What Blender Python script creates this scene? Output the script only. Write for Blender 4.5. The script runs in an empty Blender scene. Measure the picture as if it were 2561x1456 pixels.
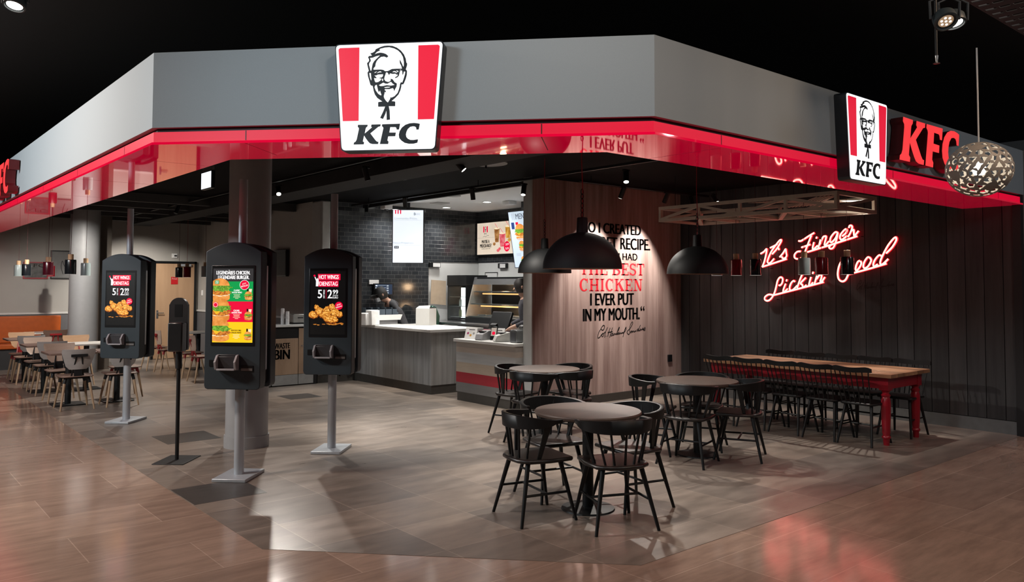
import bpy, bmesh, math, random
from mathutils import Vector, Matrix
random.seed(7)
S = bpy.context.scene
COL = S.collection
PI = math.pi
R = math.radians
# ------------------------------------------------------------------ camera, world, exposure
cam = bpy.data.cameras.new('camera'); cam_o = bpy.data.objects.new('camera', cam); COL.objects.link(cam_o)
yaw, pitch, roll = R(49.9201), R(2.3027), R(0.1832)
fw = Vector((math.cos(yaw)*math.cos(pitch), math.sin(yaw)*math.cos(pitch), math.sin(pitch)))
rt = Vector((math.sin(yaw), -math.cos(yaw), 0)); upv = rt.cross(fw)
rt2 = rt*math.cos(roll)+upv*math.sin(roll); up2 = upv*math.cos(roll)-rt*math.sin(roll)
cm = Matrix((rt2, up2, -fw)).transposed().to_4x4(); cm.translation = (0, 0, 1.7)
cam_o.matrix_world = cm
cam.sensor_width = 36; cam.lens = 1988.58*36/2561; cam.shift_y = (632.39-728)/2561
cam.clip_start = .05; cam.clip_end = 100
S.camera = cam_o
w = bpy.data.worlds.new('world'); S.world = w; w.use_nodes = True
w.node_tree.nodes['Background'].inputs[0].default_value = (.9, .95, 1, 1)
w.node_tree.nodes['Background'].inputs[1].default_value = .012
S.view_settings.view_transform = 'Standard'; S.view_settings.look = 'None'
S.view_settings.gamma = 1; S.view_settings.exposure = -.08; S.view_settings.use_curve_mapping = False
EXTRA_LIGHT = 4.0

def lamp(kind, loc, watts, target=None, col=(1, .93, .84), size=.1, angle=60, blend=.5, parent=None, name='bulb_light'):
    l = bpy.data.lights.new(name, kind); l.energy = watts*EXTRA_LIGHT; l.color = col
    if kind == 'AREA': l.shape = 'DISK'; l.size = size
    else: l.shadow_soft_size = size
    if kind == 'SPOT': l.spot_size = R(angle); l.spot_blend = blend
    o = bpy.data.objects.new(name, l); COL.objects.link(o)
    o.location = loc
    if target is not None:
        o.rotation_euler = (Vector(target)-Vector(loc)).to_track_quat('-Z', 'Y').to_euler()
    if parent: o.parent = parent
    return o

# mall lamps over the walkway in front of the shop: they light the grey fascia and the tan floor
lamp('AREA', (-2.6, 9.8, 4.2), 88, (1.6, 9.4, 2.6), (.9, .97, 1), .8, name='mall_ceiling_light')
lamp('SPOT', (-2.4, 4.2, 4.2), 215, (2.7, 4.45, 2.85), (.8, .93, 1), .7, 40, .8, name='mall_spot_light')
lamp('AREA', (3.4, -1.2, 4.2), 8, (5.4, 3.2, 2.9), (.92, .97, 1), .6, name='mall_ceiling_light')
lamp('AREA', (9.3, -1.0, 4.2), 9, (8.8, 3.2, 2.7), (.95, .97, 1), .6, name='mall_ceiling_light')
lamp('AREA', (-.9, 7.6, 4.2), 52, (.2, 7.6, 0), (1, .84, .72), .5, name='mall_ceiling_light')
lamp('AREA', (2.3, 2.4, 4.2), 8, (2.9, 3.0, 0), (1, .87, .76), .35, name='mall_ceiling_light')
lamp('AREA', (5.4, .4, 4.2), 12, (5.6, 1.8, 0), (1, .7, .48), .5, name='mall_ceiling_light')

# ------------------------------------------------------------------ materials
MATS = {}
def nt(name):
    m = bpy.data.materials.new(name); m.use_nodes = True
    return m, m.node_tree.nodes, m.node_tree.links, m.node_tree.nodes['Principled BSDF']
def M(name, col, rough=.5, metal=0, var=.08, scale=12, stretch=(1, 1, 1), bump=0, coat=0, spec=.5, detail=4):
    """procedural surface: noise varied colour, optional bump"""
    if name in MATS: return MATS[name]
    m, N, L, b = nt(name)
    tc = N.new('ShaderNodeTexCoord'); mp = N.new('ShaderNodeMapping'); no = N.new('ShaderNodeTexNoise'); cr = N.new('ShaderNodeValToRGB')
    mp.inputs['Scale'].default_value = stretch; no.inputs['Scale'].default_value = scale; no.inputs['Detail'].default_value = detail
    L.new(tc.outputs['Object'], mp.inputs[0]); L.new(mp.outputs[0], no.inputs['Vector']); L.new(no.outputs['Fac'], cr.inputs[0])
    lo = [max(0, c*(1-var)) for c in col]; hi = [min(1, c*(1+var)) for c in col]
    cr.color_ramp.elements[0].position = .3; cr.color_ramp.elements[1].position = .7
    cr.color_ramp.elements[0].color = (*lo, 1); cr.color_ramp.elements[1].color = (*hi, 1)
    L.new(cr.outputs[0], b.inputs['Base Color'])
    b.inputs['Roughness'].default_value = rough; b.inputs['Metallic'].default_value = metal
    b.inputs['Coat Weight'].default_value = coat; b.inputs['Specular IOR Level'].default_value = spec
    if bump:
        bu = N.new('ShaderNodeBump'); bu.inputs['Strength'].default_value = bump; bu.inputs['Distance'].default_value = .01
        L.new(no.outputs['Fac'], bu.inputs['Height']); L.new(bu.outputs[0], b.inputs['Normal'])
    MATS[name] = m; return m
def E(name, col, strength=1.0, rough=.4, var=0, scale=60, col2=None):
    """a surface that gives off light (screen, lamp, lit sign)"""
    if name in MATS: return MATS[name]
    m, N, L, b = nt(name)
    b.inputs['Base Color'].default_value = (*[c*.3 for c in col], 1); b.inputs['Roughness'].default_value = rough
    b.inputs['Emission Color'].default_value = (*col, 1); b.inputs['Emission Strength'].default_value = strength
    if var or col2:
        tc = N.new('ShaderNodeTexCoord'); no = N.new('ShaderNodeTexNoise'); cr = N.new('ShaderNodeValToRGB')
        no.inputs['Scale'].default_value = scale; no.inputs['Detail'].default_value = 6
        L.new(tc.outputs['Object'], no.inputs['Vector']); L.new(no.outputs['Fac'], cr.inputs[0])
        c2 = col2 or [c*(1-var) for c in col]
        cr.color_ramp.elements[0].position = .38; cr.color_ramp.elements[1].position = .62
        cr.color_ramp.elements[0].color = (*c2, 1); cr.color_ramp.elements[1].color = (*col, 1)
        L.new(cr.outputs[0], b.inputs['Emission Color'])
    MATS[name] = m; return m
def glass(name, tint=(.9, .95, .95), rough=.02):
    if name in MATS: return MATS[name]
    m, N, L, b = nt(name)
    g = N.new('ShaderNodeBsdfGlossy'); t = N.new('ShaderNodeBsdfTransparent'); mx = N.new('ShaderNodeMixShader'); f = N.new('ShaderNodeFresnel')
    g.inputs['Roughness'].default_value = rough; t.inputs[0].default_value = (*tint, 1); mx.inputs[0].default_value = .07
    L.new(t.outputs[0], mx.inputs[1]); L.new(g.outputs[0], mx.inputs[2])
    L.new(mx.outputs[0], N['Material Output'].inputs[0])
    MATS[name] = m; return m
def brick(name, c1, c2, mortar, bw, bh, msize, axes='XY', rough=.3, bump=.3, offset=.5, grain=0, gstretch=(1, 30, 1), bias=0, mrough=None):
    """tiles laid in world metres on the given plane"""
    if name in MATS: return MATS[name]
    m, N, L, b = nt(name)
    tc = N.new('ShaderNodeTexCoord'); sp = N.new('ShaderNodeSeparateXYZ'); cb = N.new('ShaderNodeCombineXYZ'); br = N.new('ShaderNodeTexBrick')
    L.new(tc.outputs['Object'], sp.inputs[0])
    L.new(sp.outputs['XYZ'.index(axes[0])], cb.inputs[0]); L.new(sp.outputs['XYZ'.index(axes[1])], cb.inputs[1])
    L.new(cb.outputs[0], br.inputs['Vector'])
    br.offset = offset; br.inputs['Scale'].default_value = 1
    br.inputs['Color1'].default_value = (*c1, 1); br.inputs['Color2'].default_value = (*c2, 1); br.inputs['Mortar'].default_value = (*mortar, 1)
    br.inputs['Mortar Size'].default_value = msize; br.inputs['Mortar Smooth'].default_value = .1; br.inputs['Bias'].default_value = bias
    br.inputs['Brick Width'].default_value = bw; br.inputs['Row Height'].default_value = bh
    out = br.outputs['Color']
    if grain:
        mp = N.new('ShaderNodeMapping'); mp.inputs['Scale'].default_value = gstretch
        no = N.new('ShaderNodeTexNoise'); no.inputs['Scale'].default_value = 2.2; no.inputs['Detail'].default_value = 8; no.inputs['Roughness'].default_value = .65
        mr = N.new('ShaderNodeMapRange'); mr.inputs[1].default_value = .3; mr.inputs[2].default_value = .7; mr.inputs[3].default_value = 1-grain; mr.inputs[4].default_value = 1+grain
        mx = N.new('ShaderNodeMix'); mx.data_type = 'RGBA'; mx.blend_type = 'MULTIPLY'; mx.inputs[0].default_value = 1
        L.new(tc.outputs['Object'], mp.inputs[0]); L.new(mp.outputs[0], no.inputs['Vector']); L.new(no.outputs['Fac'], mr.inputs[0])
        L.new(out, mx.inputs[6]); L.new(mr.outputs[0], mx.inputs[7]); out = mx.outputs[2]
        rr = N.new('ShaderNodeMapRange'); rr.inputs[3].default_value = rough*.75; rr.inputs[4].default_value = rough*1.3
        L.new(no.outputs['Fac'], rr.inputs[0]); L.new(rr.outputs[0], b.inputs['Roughness'])
    else:
        b.inputs['Roughness'].default_value = rough
    L.new(out, b.inputs['Base Color'])
    if bump:
        bu = N.new('ShaderNodeBump'); bu.inputs['Strength'].default_value = bump; bu.inputs['Distance'].default_value = .004; bu.invert = True
        L.new(br.outputs['Fac'], bu.inputs['Height']); L.new(bu.outputs[0], b.inputs['Normal'])
    MATS[name] = m; return m
def wood(name, c1, c2, stretch=(14, 14, .8), rough=.5, scale=2.5, bump=.05):
    """long grain along the axis with the small stretch"""
    if name in MATS: return MATS[name]
    m, N, L, b = nt(name)
    tc = N.new('ShaderNodeTexCoord'); mp = N.new('ShaderNodeMapping'); no = N.new('ShaderNodeTexNoise'); n2 = N.new('ShaderNodeTexNoise'); cr = N.new('ShaderNodeValToRGB'); ad = N.new('ShaderNodeMath')
    mp.inputs['Scale'].default_value = stretch; no.inputs['Scale'].default_value = scale; no.inputs['Detail'].default_value = 10; no.inputs['Roughness'].default_value = .7
    n2.inputs['Scale'].default_value = scale*.35; n2.inputs['Detail'].default_value = 3
    L.new(tc.outputs['Object'], mp.inputs[0]); L.new(mp.outputs[0], no.inputs['Vector']); L.new(mp.outputs[0], n2.inputs['Vector'])
    ad.operation = 'MULTIPLY_ADD'; ad.inputs[1].default_value = .5
    L.new(no.outputs['Fac'], ad.inputs[0])
    m2 = N.new('ShaderNodeMath'); m2.operation = 'MULTIPLY'; m2.inputs[1].default_value = .5
    L.new(n2.outputs['Fac'], m2.inputs[0]); L.new(m2.outputs[0], ad.inputs[2]); L.new(ad.outputs[0], cr.inputs[0])
    cr.color_ramp.elements[0].position = .36; cr.color_ramp.elements[1].position = .64
    cr.color_ramp.elements[0].color = (*c1, 1); cr.color_ramp.elements[1].color = (*c2, 1)
    L.new(cr.outputs[0], b.inputs['Base Color']); b.inputs['Roughness'].default_value = rough
    if bump:
        bu = N.new('ShaderNodeBump'); bu.inputs['Strength'].default_value = bump; bu.inputs['Distance'].default_value = .01
        L.new(no.outputs['Fac'], bu.inputs['Height']); L.new(bu.outputs[0], b.inputs['Normal'])
    MATS[name] = m; return m

# ------------------------------------------------------------------ mesh builder
_txt = {}
def text_geo(body, bold=.0):
    k = (body, bold)
    if k not in _txt:
        cu = bpy.data.curves.new('lettering', 'FONT'); cu.body = body; cu.size = 1; cu.offset = bold; cu.resolution_u = 4; cu.fill_mode = 'FRONT'
        o = bpy.data.objects.new('lettering', cu); COL.objects.link(o)
        me = bpy.data.meshes.new_from_object(o.evaluated_get(bpy.context.evaluated_depsgraph_get()))
        v = [(p.co.x, p.co.y) for p in me.vertices]; f = [tuple(p.vertices) for p in me.polygons]
        bpy.data.objects.remove(o); bpy.data.meshes.remove(me); bpy.data.curves.remove(cu)
        _txt[k] = (v, f)
    return _txt[k]
class MB:
    def __init__(s): s.v = []; s.f = []; s.m = []; s.mats = []; s.T = None; s.P = None; s.clip = None
    def mi(s, mat):
        if mat is None: return 0
        if mat not in s.mats: s.mats.append(mat)
        return s.mats.index(mat)
    def add(s, vs, fs, mat=None):
        o = len(s.v)
        vs = [Vector(p) for p in vs]
        if s.T is not None: vs = [s.T @ p for p in vs]
        s.v += vs; k = s.mi(mat)
        for f in fs: s.f.append(tuple(i+o for i in f)); s.m.append(k)
        return s
    def box(s, x0, y0, z0, x1, y1, z1, mat=None):
        return s.add([(x0, y0, z0), (x1, y0, z0), (x1, y1, z0), (x0, y1, z0), (x0, y0, z1), (x1, y0, z1), (x1, y1, z1), (x0, y1, z1)],
                     [(0, 3, 2, 1), (4, 5, 6, 7), (0, 1, 5, 4), (1, 2, 6, 5), (2, 3, 7, 6), (3, 0, 4, 7)], mat)
    def cyl(s, a, b, r0, r1=None, n=14, mat=None, caps=True):
        r1 = r0 if r1 is None else r1; a = Vector(a); b = Vector(b); d = (b-a).normalized()
        u = d.orthogonal().normalized(); v = d.cross(u)
        vs = [a+(u*math.cos(2*PI*i/n)+v*math.sin(2*PI*i/n))*r0 for i in range(n)]+[b+(u*math.cos(2*PI*i/n)+v*math.sin(2*PI*i/n))*r1 for i in range(n)]
        fs = [(i, (i+1) % n, n+(i+1) % n, n+i) for i in range(n)]
        if caps: fs += [tuple(reversed(range(n))), tuple(range(n, 2*n))]
        return s.add(vs, fs, mat)
    def lathe(s, prof, c=(0, 0, 0), n=28, mat=None):
        """profile of (radius, z) turned about the z axis"""
        vs = []; fs = []
        for (r, z) in prof:
            for i in range(n): vs.append((c[0]+r*math.cos(2*PI*i/n), c[1]+r*math.sin(2*PI*i/n), c[2]+z))
        for k in range(len(prof)-1):
            for i in range(n): fs.append((k*n+i, k*n+(i+1) % n, (k+1)*n+(i+1) % n, (k+1)*n+i))
        if prof[0][0] > 1e-4: fs.append(tuple(reversed(range(n))))
        if prof[-1][0] > 1e-4: fs.append(tuple(range((len(prof)-1)*n, len(prof)*n)))
        return s.add(vs, fs, mat)
    def tube(s, pts, r, n=8, mat=None, closed=False):
        pts = [Vector(p) for p in pts]; m = len(pts); rs = r if isinstance(r, (list, tuple)) else [r]*m
        vs = []; fs = []; u = None
        for i, p in enumerate(pts):
            d = (pts[min(i+1, m-1)]-pts[max(i-1, 0)]).normalized()
            u = (d.orthogonal() if u is None else u-d*u.dot(d)).normalized(); v = d.cross(u)
            vs += [p+(u*math.cos(2*PI*k/n)+v*math.sin(2*PI*k/n))*rs[i] for k in range(n)]
        for i in range(m-1):
            for k in range(n): fs.append((i*n+k, i*n+(k+1) % n, (i+1)*n+(k+1) % n, (i+1)*n+k))
        fs += [tuple(reversed(range(n))), tuple(range((m-1)*n, m*n))]
        return s.add(vs, fs, mat)
    def prism(s, pts, z0, z1, mat=None, axis='z'):
        """closed outline in a plane pushed along an axis; axis y: pts are (x, z)"""
        n = len(pts)
        mk = {'z': lambda p, h: (p[0], p[1], h), 'y': lambda p, h: (p[0], h, p[1]), 'x': lambda p, h: (h, p[0], p[1])}[axis]
        vs = [mk(p, z0) for p in pts]+[mk(p, z1) for p in pts]
        fs = [tuple(reversed(range(n))), tuple(range(n, 2*n))]+[(i, (i+1) % n, n+(i+1) % n, n+i) for i in range(n)]
        return s.add(vs, fs, mat)
    # flat artwork on a plane: origin o, right u, up v, outwards n
    def plane(s, o, u, v=(0, 0, 1)):
        o = Vector(o); u = Vector(u).normalized(); v = Vector(v).normalized(); s.P = (o, u, v, u.cross(v)); return s
    def pt(s, x, y, lift=0): o, u, v, n = s.P; return o+u*x+v*y+n*lift
    def poly(s, pts, mat, lift=.001):
        if s.clip is not None: pts = [(max(s.clip, p[0]), p[1]) for p in pts]
        a = sum(pts[i][0]*pts[(i+1) % len(pts)][1]-pts[(i+1) % len(pts)][0]*pts[i][1] for i in range(len(pts)))
        if a < 0: pts = pts[::-1]
        return s.add([s.pt(x, y, lift) for x, y in pts], [tuple(range(len(pts)))], mat)
    def rect(s, x0, y0, x1, y1, mat, lift=.001): return s.poly([(x0, y0), (x1, y0), (x1, y1), (x0, y1)], mat, lift)
    def disc(s, x, y, r, mat, lift=.001, ry=None, n=24, a0=0, a1=360, rot=0):
        ry = ry or r; c, q = math.cos(R(rot)), math.sin(R(rot)); P = []
        for i in range(n):
            t = R(a0+(a1-a0)*i/(n if a1-a0 == 360 else n-1)); X, Y = r*math.cos(t), ry*math.sin(t); P.append((x+X*c-Y*q, y+X*q+Y*c))
        return s.poly(P, mat, lift)
    def stroke(s, pts, wd, mat, lift=.001, smooth=True):
        if smooth and len(pts) > 2: pts = spline(pts)
        n = len(pts); vs = []
        for i in range(n):
            d = Vector(pts[min(i+1, n-1)])-Vector(pts[max(i-1, 0)]); d = d.normalized() if d.length > 0 else Vector((1, 0))
            q = Vector((-d.y, d.x))*wd/2; p = Vector(pts[i]); vs += [s.pt(*(p-q), lift), s.pt(*(p+q), lift)]
        return s.add(vs, [(2*i, 2*i+2, 2*i+3, 2*i+1) for i in range(n-1)], mat)
    def text(s, body, x0, x1, y0, y1, mat, lift=.001, bold=.02, rot=0):
        """lettering stretched to fill the given box, thickened sideways for bold"""
        v, f = text_geo(body); d = bold*1.3*(y1-y0)
        ax, bx = min(p[0] for p in v), max(p[0] for p in v); ay, by = min(p[1] for p in v), max(p[1] for p in v)
        cx, cy = (x0+x1)/2, (y0+y1)/2; c, q = math.cos(R(rot)), math.sin(R(rot))
        for e in ((-d, 0, d) if d else (0,)):
            P = []
            for x, y in v:
                X = x0+d+(x-ax)/(bx-ax)*(x1-x0-2*d)-cx+e; Y = y0+(y-ay)/(by-ay)*(y1-y0)-cy; P.append((cx+X*c-Y*q, cy+X*q+Y*c))
            s.add([s.pt(x, y, lift) for x, y in P], f, mat)
        return s
    def build(s, name, mat=None, parent=None, bevel=0, smooth=40, loc=None, seg=2, kind=None):
        me = bpy.data.meshes.new(name); me.from_pydata([tuple(p) for p in s.v], [], s.f)
        mats = s.mats or [mat]
        if mat and mat not in mats: mats = [mat]+mats if not s.mats else mats
        for m in mats: me.materials.append(m)
        if s.mats: me.polygons.foreach_set('material_index', s.m)
        me.validate(); me.update()
        if smooth: 
            me.polygons.foreach_set('use_smooth', [True]*len(me.polygons)); me.set_sharp_from_angle(angle=R(smooth))
        o = bpy.data.objects.new(name, me); COL.objects.link(o)
        if parent: o.parent = parent
        if loc: o.location = loc
        if bevel:
            b = o.modifiers.new('bevel', 'BEVEL'); b.width = bevel; b.segments = seg; b.limit_method = 'ANGLE'; b.angle_limit = R(50)
        if kind: o['kind'] = kind
        return o
def spline(pts, k=5):
    P = [Vector(p) for p in pts]; out = []
    for i in range(len(P)-1):
        a, b, c, d = P[max(i-1, 0)], P[i], P[i+1], P[min(i+2, len(P)-1)]
        for j in range(k):
            t = j/k; out.append(.5*(2*b+(c-a)*t+(2*a-5*b+4*c-d)*t*t+(3*b-a-3*c+d)*t**3))
    return out+[P[-1]]
def rrect(x0, y0, x1, y1, r, n=5):
    out = []
    for cx, cy, a in ((x1-r, y1-r, 0), (x0+r, y1-r, 90), (x0+r, y0+r, 180), (x1-r, y0+r, 270)):
        out += [(cx+r*math.cos(R(a+90*i/n)), cy+r*math.sin(R(a+90*i/n))) for i in range(n+1)]
    return out

def tag(o, label, cat, group=None):
    o['label'] = label; o['category'] = cat
    if group: o['group'] = group
    return o
def thing(name, label, cat, loc=(0, 0, 0), rz=0, group=None):
    o = bpy.data.objects.new(name, None); COL.objects.link(o); o.empty_display_size = .1
    o.location = loc; o.rotation_euler = (0, 0, R(rz)); return tag(o, label, cat, group)
def dup(root, loc, rz=None, label=None, group=None):
    def cp(o, par):
        c = o.copy(); COL.objects.link(c); c.parent = par
        for ch in list(o.children): cp(ch, c)
        return c
    r = cp(root, None); r.location = loc
    if rz is not None: r.rotation_euler = (0, 0, R(rz))
    if label: r['label'] = label
    if group: r['group'] = group
    return r
def struct(mb, name, mat=None, **k): return mb.build(name, mat, kind='structure', **k)
# ------------------------------------------------------------------ shared surfaces
BLACK = M('black_paint', (.006, .006, .007), .6)
DARKM = M('dark_metal', (.008, .009, .01), .5, 0, spec=.35)
GREYP = M('grey_paint', (.25, .24, .22), .7, var=.03)
ALU = M('brushed_aluminium', (.4, .44, .48), .38, .35, .05, 40, (1, 1, .1))
WHITE = M('white_laminate', (.72, .72, .7), .35, var=.02)
STEEL = M('stainless_steel', (.5, .5, .5), .25, .9, .06, 30)
FASC = M('grey_fascia_fabric', (.29, .325, .35), .75, var=.04, scale=300)
RED_LIT = E('red_acrylic_lit', (.75, .0, .032), .85, .5)
SEAM = M('dark_seam', (.08, .0, .004), .5)
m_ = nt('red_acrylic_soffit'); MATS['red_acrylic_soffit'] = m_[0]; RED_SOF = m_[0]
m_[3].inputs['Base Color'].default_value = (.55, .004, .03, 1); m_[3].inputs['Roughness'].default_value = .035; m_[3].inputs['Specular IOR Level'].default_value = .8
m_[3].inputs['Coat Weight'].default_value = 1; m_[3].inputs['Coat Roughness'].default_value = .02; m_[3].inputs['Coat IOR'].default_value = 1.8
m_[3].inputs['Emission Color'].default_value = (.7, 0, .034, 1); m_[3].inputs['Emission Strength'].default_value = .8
# ------------------------------------------------------------------ floors
FL_SHOP = brick('grey_stone_tile', (.235, .193, .16), (.15, .127, .11), (.3, .25, .21), .602, .602, .0035, 'XY', .3, .12, 0, .3, (1, 3.5, 1), 0)
FL_MALL = brick('tan_stone_tile', (.33, .235, .185), (.25, .175, .138), (.4, .3, .24), 1.2, .602, .0035, 'XY', .13, .08, .5, .2, (1, 5, 1))
struct(MB().box(-9, -6, -.1, 16, 26, -.002), 'floor_mall', FL_MALL)
SHOP = [(2.11, 18.9), (2.11, 4.99), (3.76, 3.243), (10.33, 3.243), (10.33, 18.9)]
struct(MB().prism(SHOP, -.06, 0), 'floor_shop', FL_SHOP)
for k, q in enumerate(((2.68, 8.83, 3.25, 9.4), (2.12, 6.3, 2.7, 6.88), (5.1, 11.1, 5.6, 11.6))):
    struct(MB().box(q[0], q[1], -.01, q[2], q[3], .0012), 'floor_dark_tile_%d' % (k+1), M('dark_stone_tile', (.055, .052, .05), .35, var=.2, scale=5, stretch=(1, 5, 1)))
struct(MB().box(7.7, 8.2, -.01, 9.85, 12.75, .004), 'floor_kitchen_bounce', brick('pale_bounce_tile', (.6, .6, .58), (.54, .54, .52), (.3, .3, .3), .3, .3, .003, 'XY', .35, .1, 0))  # unseen pale floor, put in to bounce light up to the kitchen ceiling
# ------------------------------------------------------------------ walls
GW = M('grey_wall_paint', (.34, .325, .3), .75, var=.03, scale=3)
struct(MB().box(2.3, 18.9, 0, 6.35, 19.05, 3.165), 'wall_back', GW)
mb = MB()
mb.box(6.35, 13.05, 0, 6.6, 18.9, 3.165)
struct(mb, 'wall_dining_side', GW)
for nm, bx in (('baseboard_back_wainscot', (2.3, 18.885, .1, 5.3, 18.9, 1.06)), ('baseboard_back_corner', (6.25, 18.885, .1, 6.35, 18.9, 1.06)), ('baseboard_side_wainscot', (6.335, 13.2, .1, 6.35, 18.9, 1.06))):
    struct(MB().box(*bx), nm, M('dark_grey_wainscot', (.1, .1, .105), .6, var=.05))
for k, bx in enumerate(((2.3, 18.865, 1.06, 5.28, 18.9, 1.1), (6.27, 18.865, 1.06, 6.35, 18.9, 1.1), (6.315, 13.2, 1.06, 6.35, 18.87, 1.1))):
    struct(MB().box(*bx), 'trim_%d' % (k+1), M('light_trim_paint', (.5, .5, .48), .5, var=.02), bevel=.004)
# planked dark wall: boards standing side by side with shadow gaps
mb = MB(); pm = [wood('charcoal_planks_%d' % i, (.019*q, .0205*q, .0225*q), (.05*q, .051*q, .053*q), (9, 9, .5), .55) for i, q in enumerate((.8, 1.0, 1.2))]
y = 3.2
while y < 8.05:
    y1 = min(y+.2, 8.06); mb.box(10.33, y, .155, 10.35, y1-.004, 3.165, pm[random.randrange(3)]); y += .204
mb.box(10.35, 3.2, 0, 10.5, 8.06, 3.165, BLACK)
struct(mb, 'wall_right')
struct(MB().box(10.318, 3.28, 0, 10.35, 8.04, .148), 'baseboard_right', M('grey_metal_skirting', (.2, .215, .22), .35, .4))
struct(MB().box(10.27, 3.19, 0, 10.36, 3.275, 2.75), 'trim_4', BLACK)
struct(MB().box(10.36, -3, 0, 10.5, 3.19, 3.26), 'wall_mall_right', M('mall_wall_grey', (.2, .2, .2), .7))
# wood clad wall that carries the quotation
WOODW = wood('pinkish_oak_cladding', (.21, .135, .118), (.43, .315, .285), (11, 11, .55), .55, 2.3)
mb = MB(); x = 7.13
while x < 10.33:
    x1 = min(x+.62, 10.33); mb.box(x, 8.05, .115, x1-.002, 8.065, 3.165, WOODW); x += .62
mb.box(7.13, 8.065, 0, 10.33, 8.2, 3.165, GREYP)
struct(mb, 'wall_wood')
struct(MB().box(7.115, 8.04, .0, 7.132, 8.215, 3.165), 'trim_5', M('pale_grey_end_cap', (.42, .43, .42), .5, var=.03))
struct(MB().box(7.14, 8.035, 0, 10.32, 8.05, .115), 'baseboard_wood', M('dark_brown_skirting', (.035, .03, .026), .5))
# kitchen walls: slate tiles above and along the back, white below
BR_A = brick('slate_tile_back', (.022, .024, .028), (.036, .039, .043), (.085, .09, .09), .15, .0752, .0035, 'XZ', .13, .5)
BR_B = brick('slate_tile_side', (.022, .024, .028), (.036, .039, .043), (.085, .09, .09), .15, .0752, .0035, 'YZ', .13, .5)
WHW = M('white_kitchen_wall', (.62, .63, .62), .4, var=.02)
mb = MB(); mb.box(6.35, 12.75, 0, 8.632, 12.9, 3.165, BR_A); mb.box(8.632, 12.75, 2.14, 9.84, 12.9, 3.165, BR_A); mb.box(8.632, 12.76, 0, 9.84, 12.9, 2.14, WHW)
struct(mb, 'wall_kitchen_back')
mb = MB(); mb.box(9.84, 8.2, 2.14, 9.99, 12.9, 3.165, BR_B); mb.box(9.85, 8.2, 0, 9.99, 12.9, 2.14, WHW)
struct(mb, 'wall_kitchen_side')
struct(MB().box(6.34, 12.68, 0, 6.52, 13.06, 3.165), 'wall_pier', M('grey_pier_paint', (.33, .33, .32), .65, var=.03), bevel=.03)
# ------------------------------------------------------------------ ceilings
mb = MB(); CE = M('black_ceiling', (.0035, .0035, .004), .85, var=.2, scale=3, spec=.08)
mb.prism([(2.21, 18.9), (2.21, 5.92), (4.09, 3.83), (10.33, 3.83), (10.33, 8.06), (7.25, 8.06), (7.25, 12.9), (6.35, 12.9), (6.35, 18.9)], 3.165, 3.25)
struct(mb, 'ceiling', CE)
struct(MB().box(7.25, 8.06, 3.165, 9.99, 12.9, 3.25), 'ceiling_kitchen', M('white_ceiling', (.86, .87, .87), .7, var=.02))
struct(MB().box(7.19, 8.2, 3.08, 7.25, 12.76, 3.165), 'trim_6', BLACK)
struct(MB().box(-9, -6, 4.3, 16, 26, 4.4), 'ceiling_mall', M('mall_ceiling_black', (.004, .004, .004), .9))
mb = MB(); mb.box(4.75, 4.2, 2.98, 5.25, 18.8, 3.15)
tag(struct(mb, 'ceiling_duct', M('grey_duct', (.03, .031, .032), .8, spec=.15)), 'dark grey duct running under the black shop ceiling', 'duct')
for k, yy in enumerate((13.6, 14.7, 15.8, 16.9, 18.0)):
    struct(MB().box(2.3, yy, 3.02, 6.3, yy+.12, 3.16), 'ceiling_beam_%d' % (k+1), M('ceiling_beam_grey', (.03, .03, .03), .8))
# ------------------------------------------------------------------ fascia with lit red band and glossy soffit
def band(path_o, path_i, z0, z1, name, mat):
    mb = MB(); n = len(path_o)
    for i in range(n-1):
        q = [path_o[i], path_o[i+1], path_i[i+1], path_i[i]]
        vs = [(p[0], p[1], z0) for p in q]+[(p[0], p[1], z1) for p in q]
        fs = [(0, 1, 2, 3), (7, 6, 5, 4), (0, 4, 5, 1), (2, 6, 7, 3)]
        if i == 0: fs.append((0, 3, 7, 4))
        if i == n-2: fs.append((1, 5, 6, 2))
        mb.add(vs, fs)
    return struct(mb, name, mat, smooth=0)
def path(d):   # outline of the shop front moved inwards by d
    k = d*math.tan(R(23.7)); k2 = d*math.tan(R(21.3))
    return [(1.57+d, 20), (1.57+d, 5.64+k), (3.83+k2, 3.18+d), (14, 3.18+d)]
P0 = path(0)
band(P0, path(.1), 2.75, 3.262, 'fascia', FASC)
band(path(.04), path(.1), 2.722, 2.75, 'fascia_gap', BLACK)
band(path(.012), path(.06), 2.652, 2.722, 'fascia_red_band', RED_LIT)
INN = [(2.21, 18.9), (2.21, 5.92), (4.09, 3.83), (10.33, 3.83)]
OUT = path(.0); OUT = [(OUT[0][0], 18.9), OUT[1], OUT[2], (10.33, OUT[3][1])]
band(OUT, INN, 2.635, 2.652, 'soffit', RED_SOF)
band([(p[0]-.02, p[1]-.02) for p in INN], INN, 2.652, 3.2, 'light_block_back', BLACK)  # unseen panel, added to block light above the soffit
band(path(.02), [(2.3, 20), (2.3, 5.95), (4.12, 3.9), (14, 3.9)], 3.2, 3.25, 'light_block_top', BLACK)  # unseen slab, added so mall light doesn't leak in from above
tf = Vector((.677, -.736, 0)); nf = Vector((-.736, -.677, 0)); A0 = Vector((1.57, 5.64, 0))
mb = MB()
for s_ in (.662, 2.635):
    mb.plane(A0+tf*s_-nf*.012, tf); mb.rect(-.004, 2.655, .004, 2.72, SEAM, .002)
    mb.P = (A0+tf*s_+Vector((0, 0, 2.635)), tf, -nf, Vector((0, 0, -1))); mb.rect(-.003, 0, .003, .5, SEAM, .001)
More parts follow.
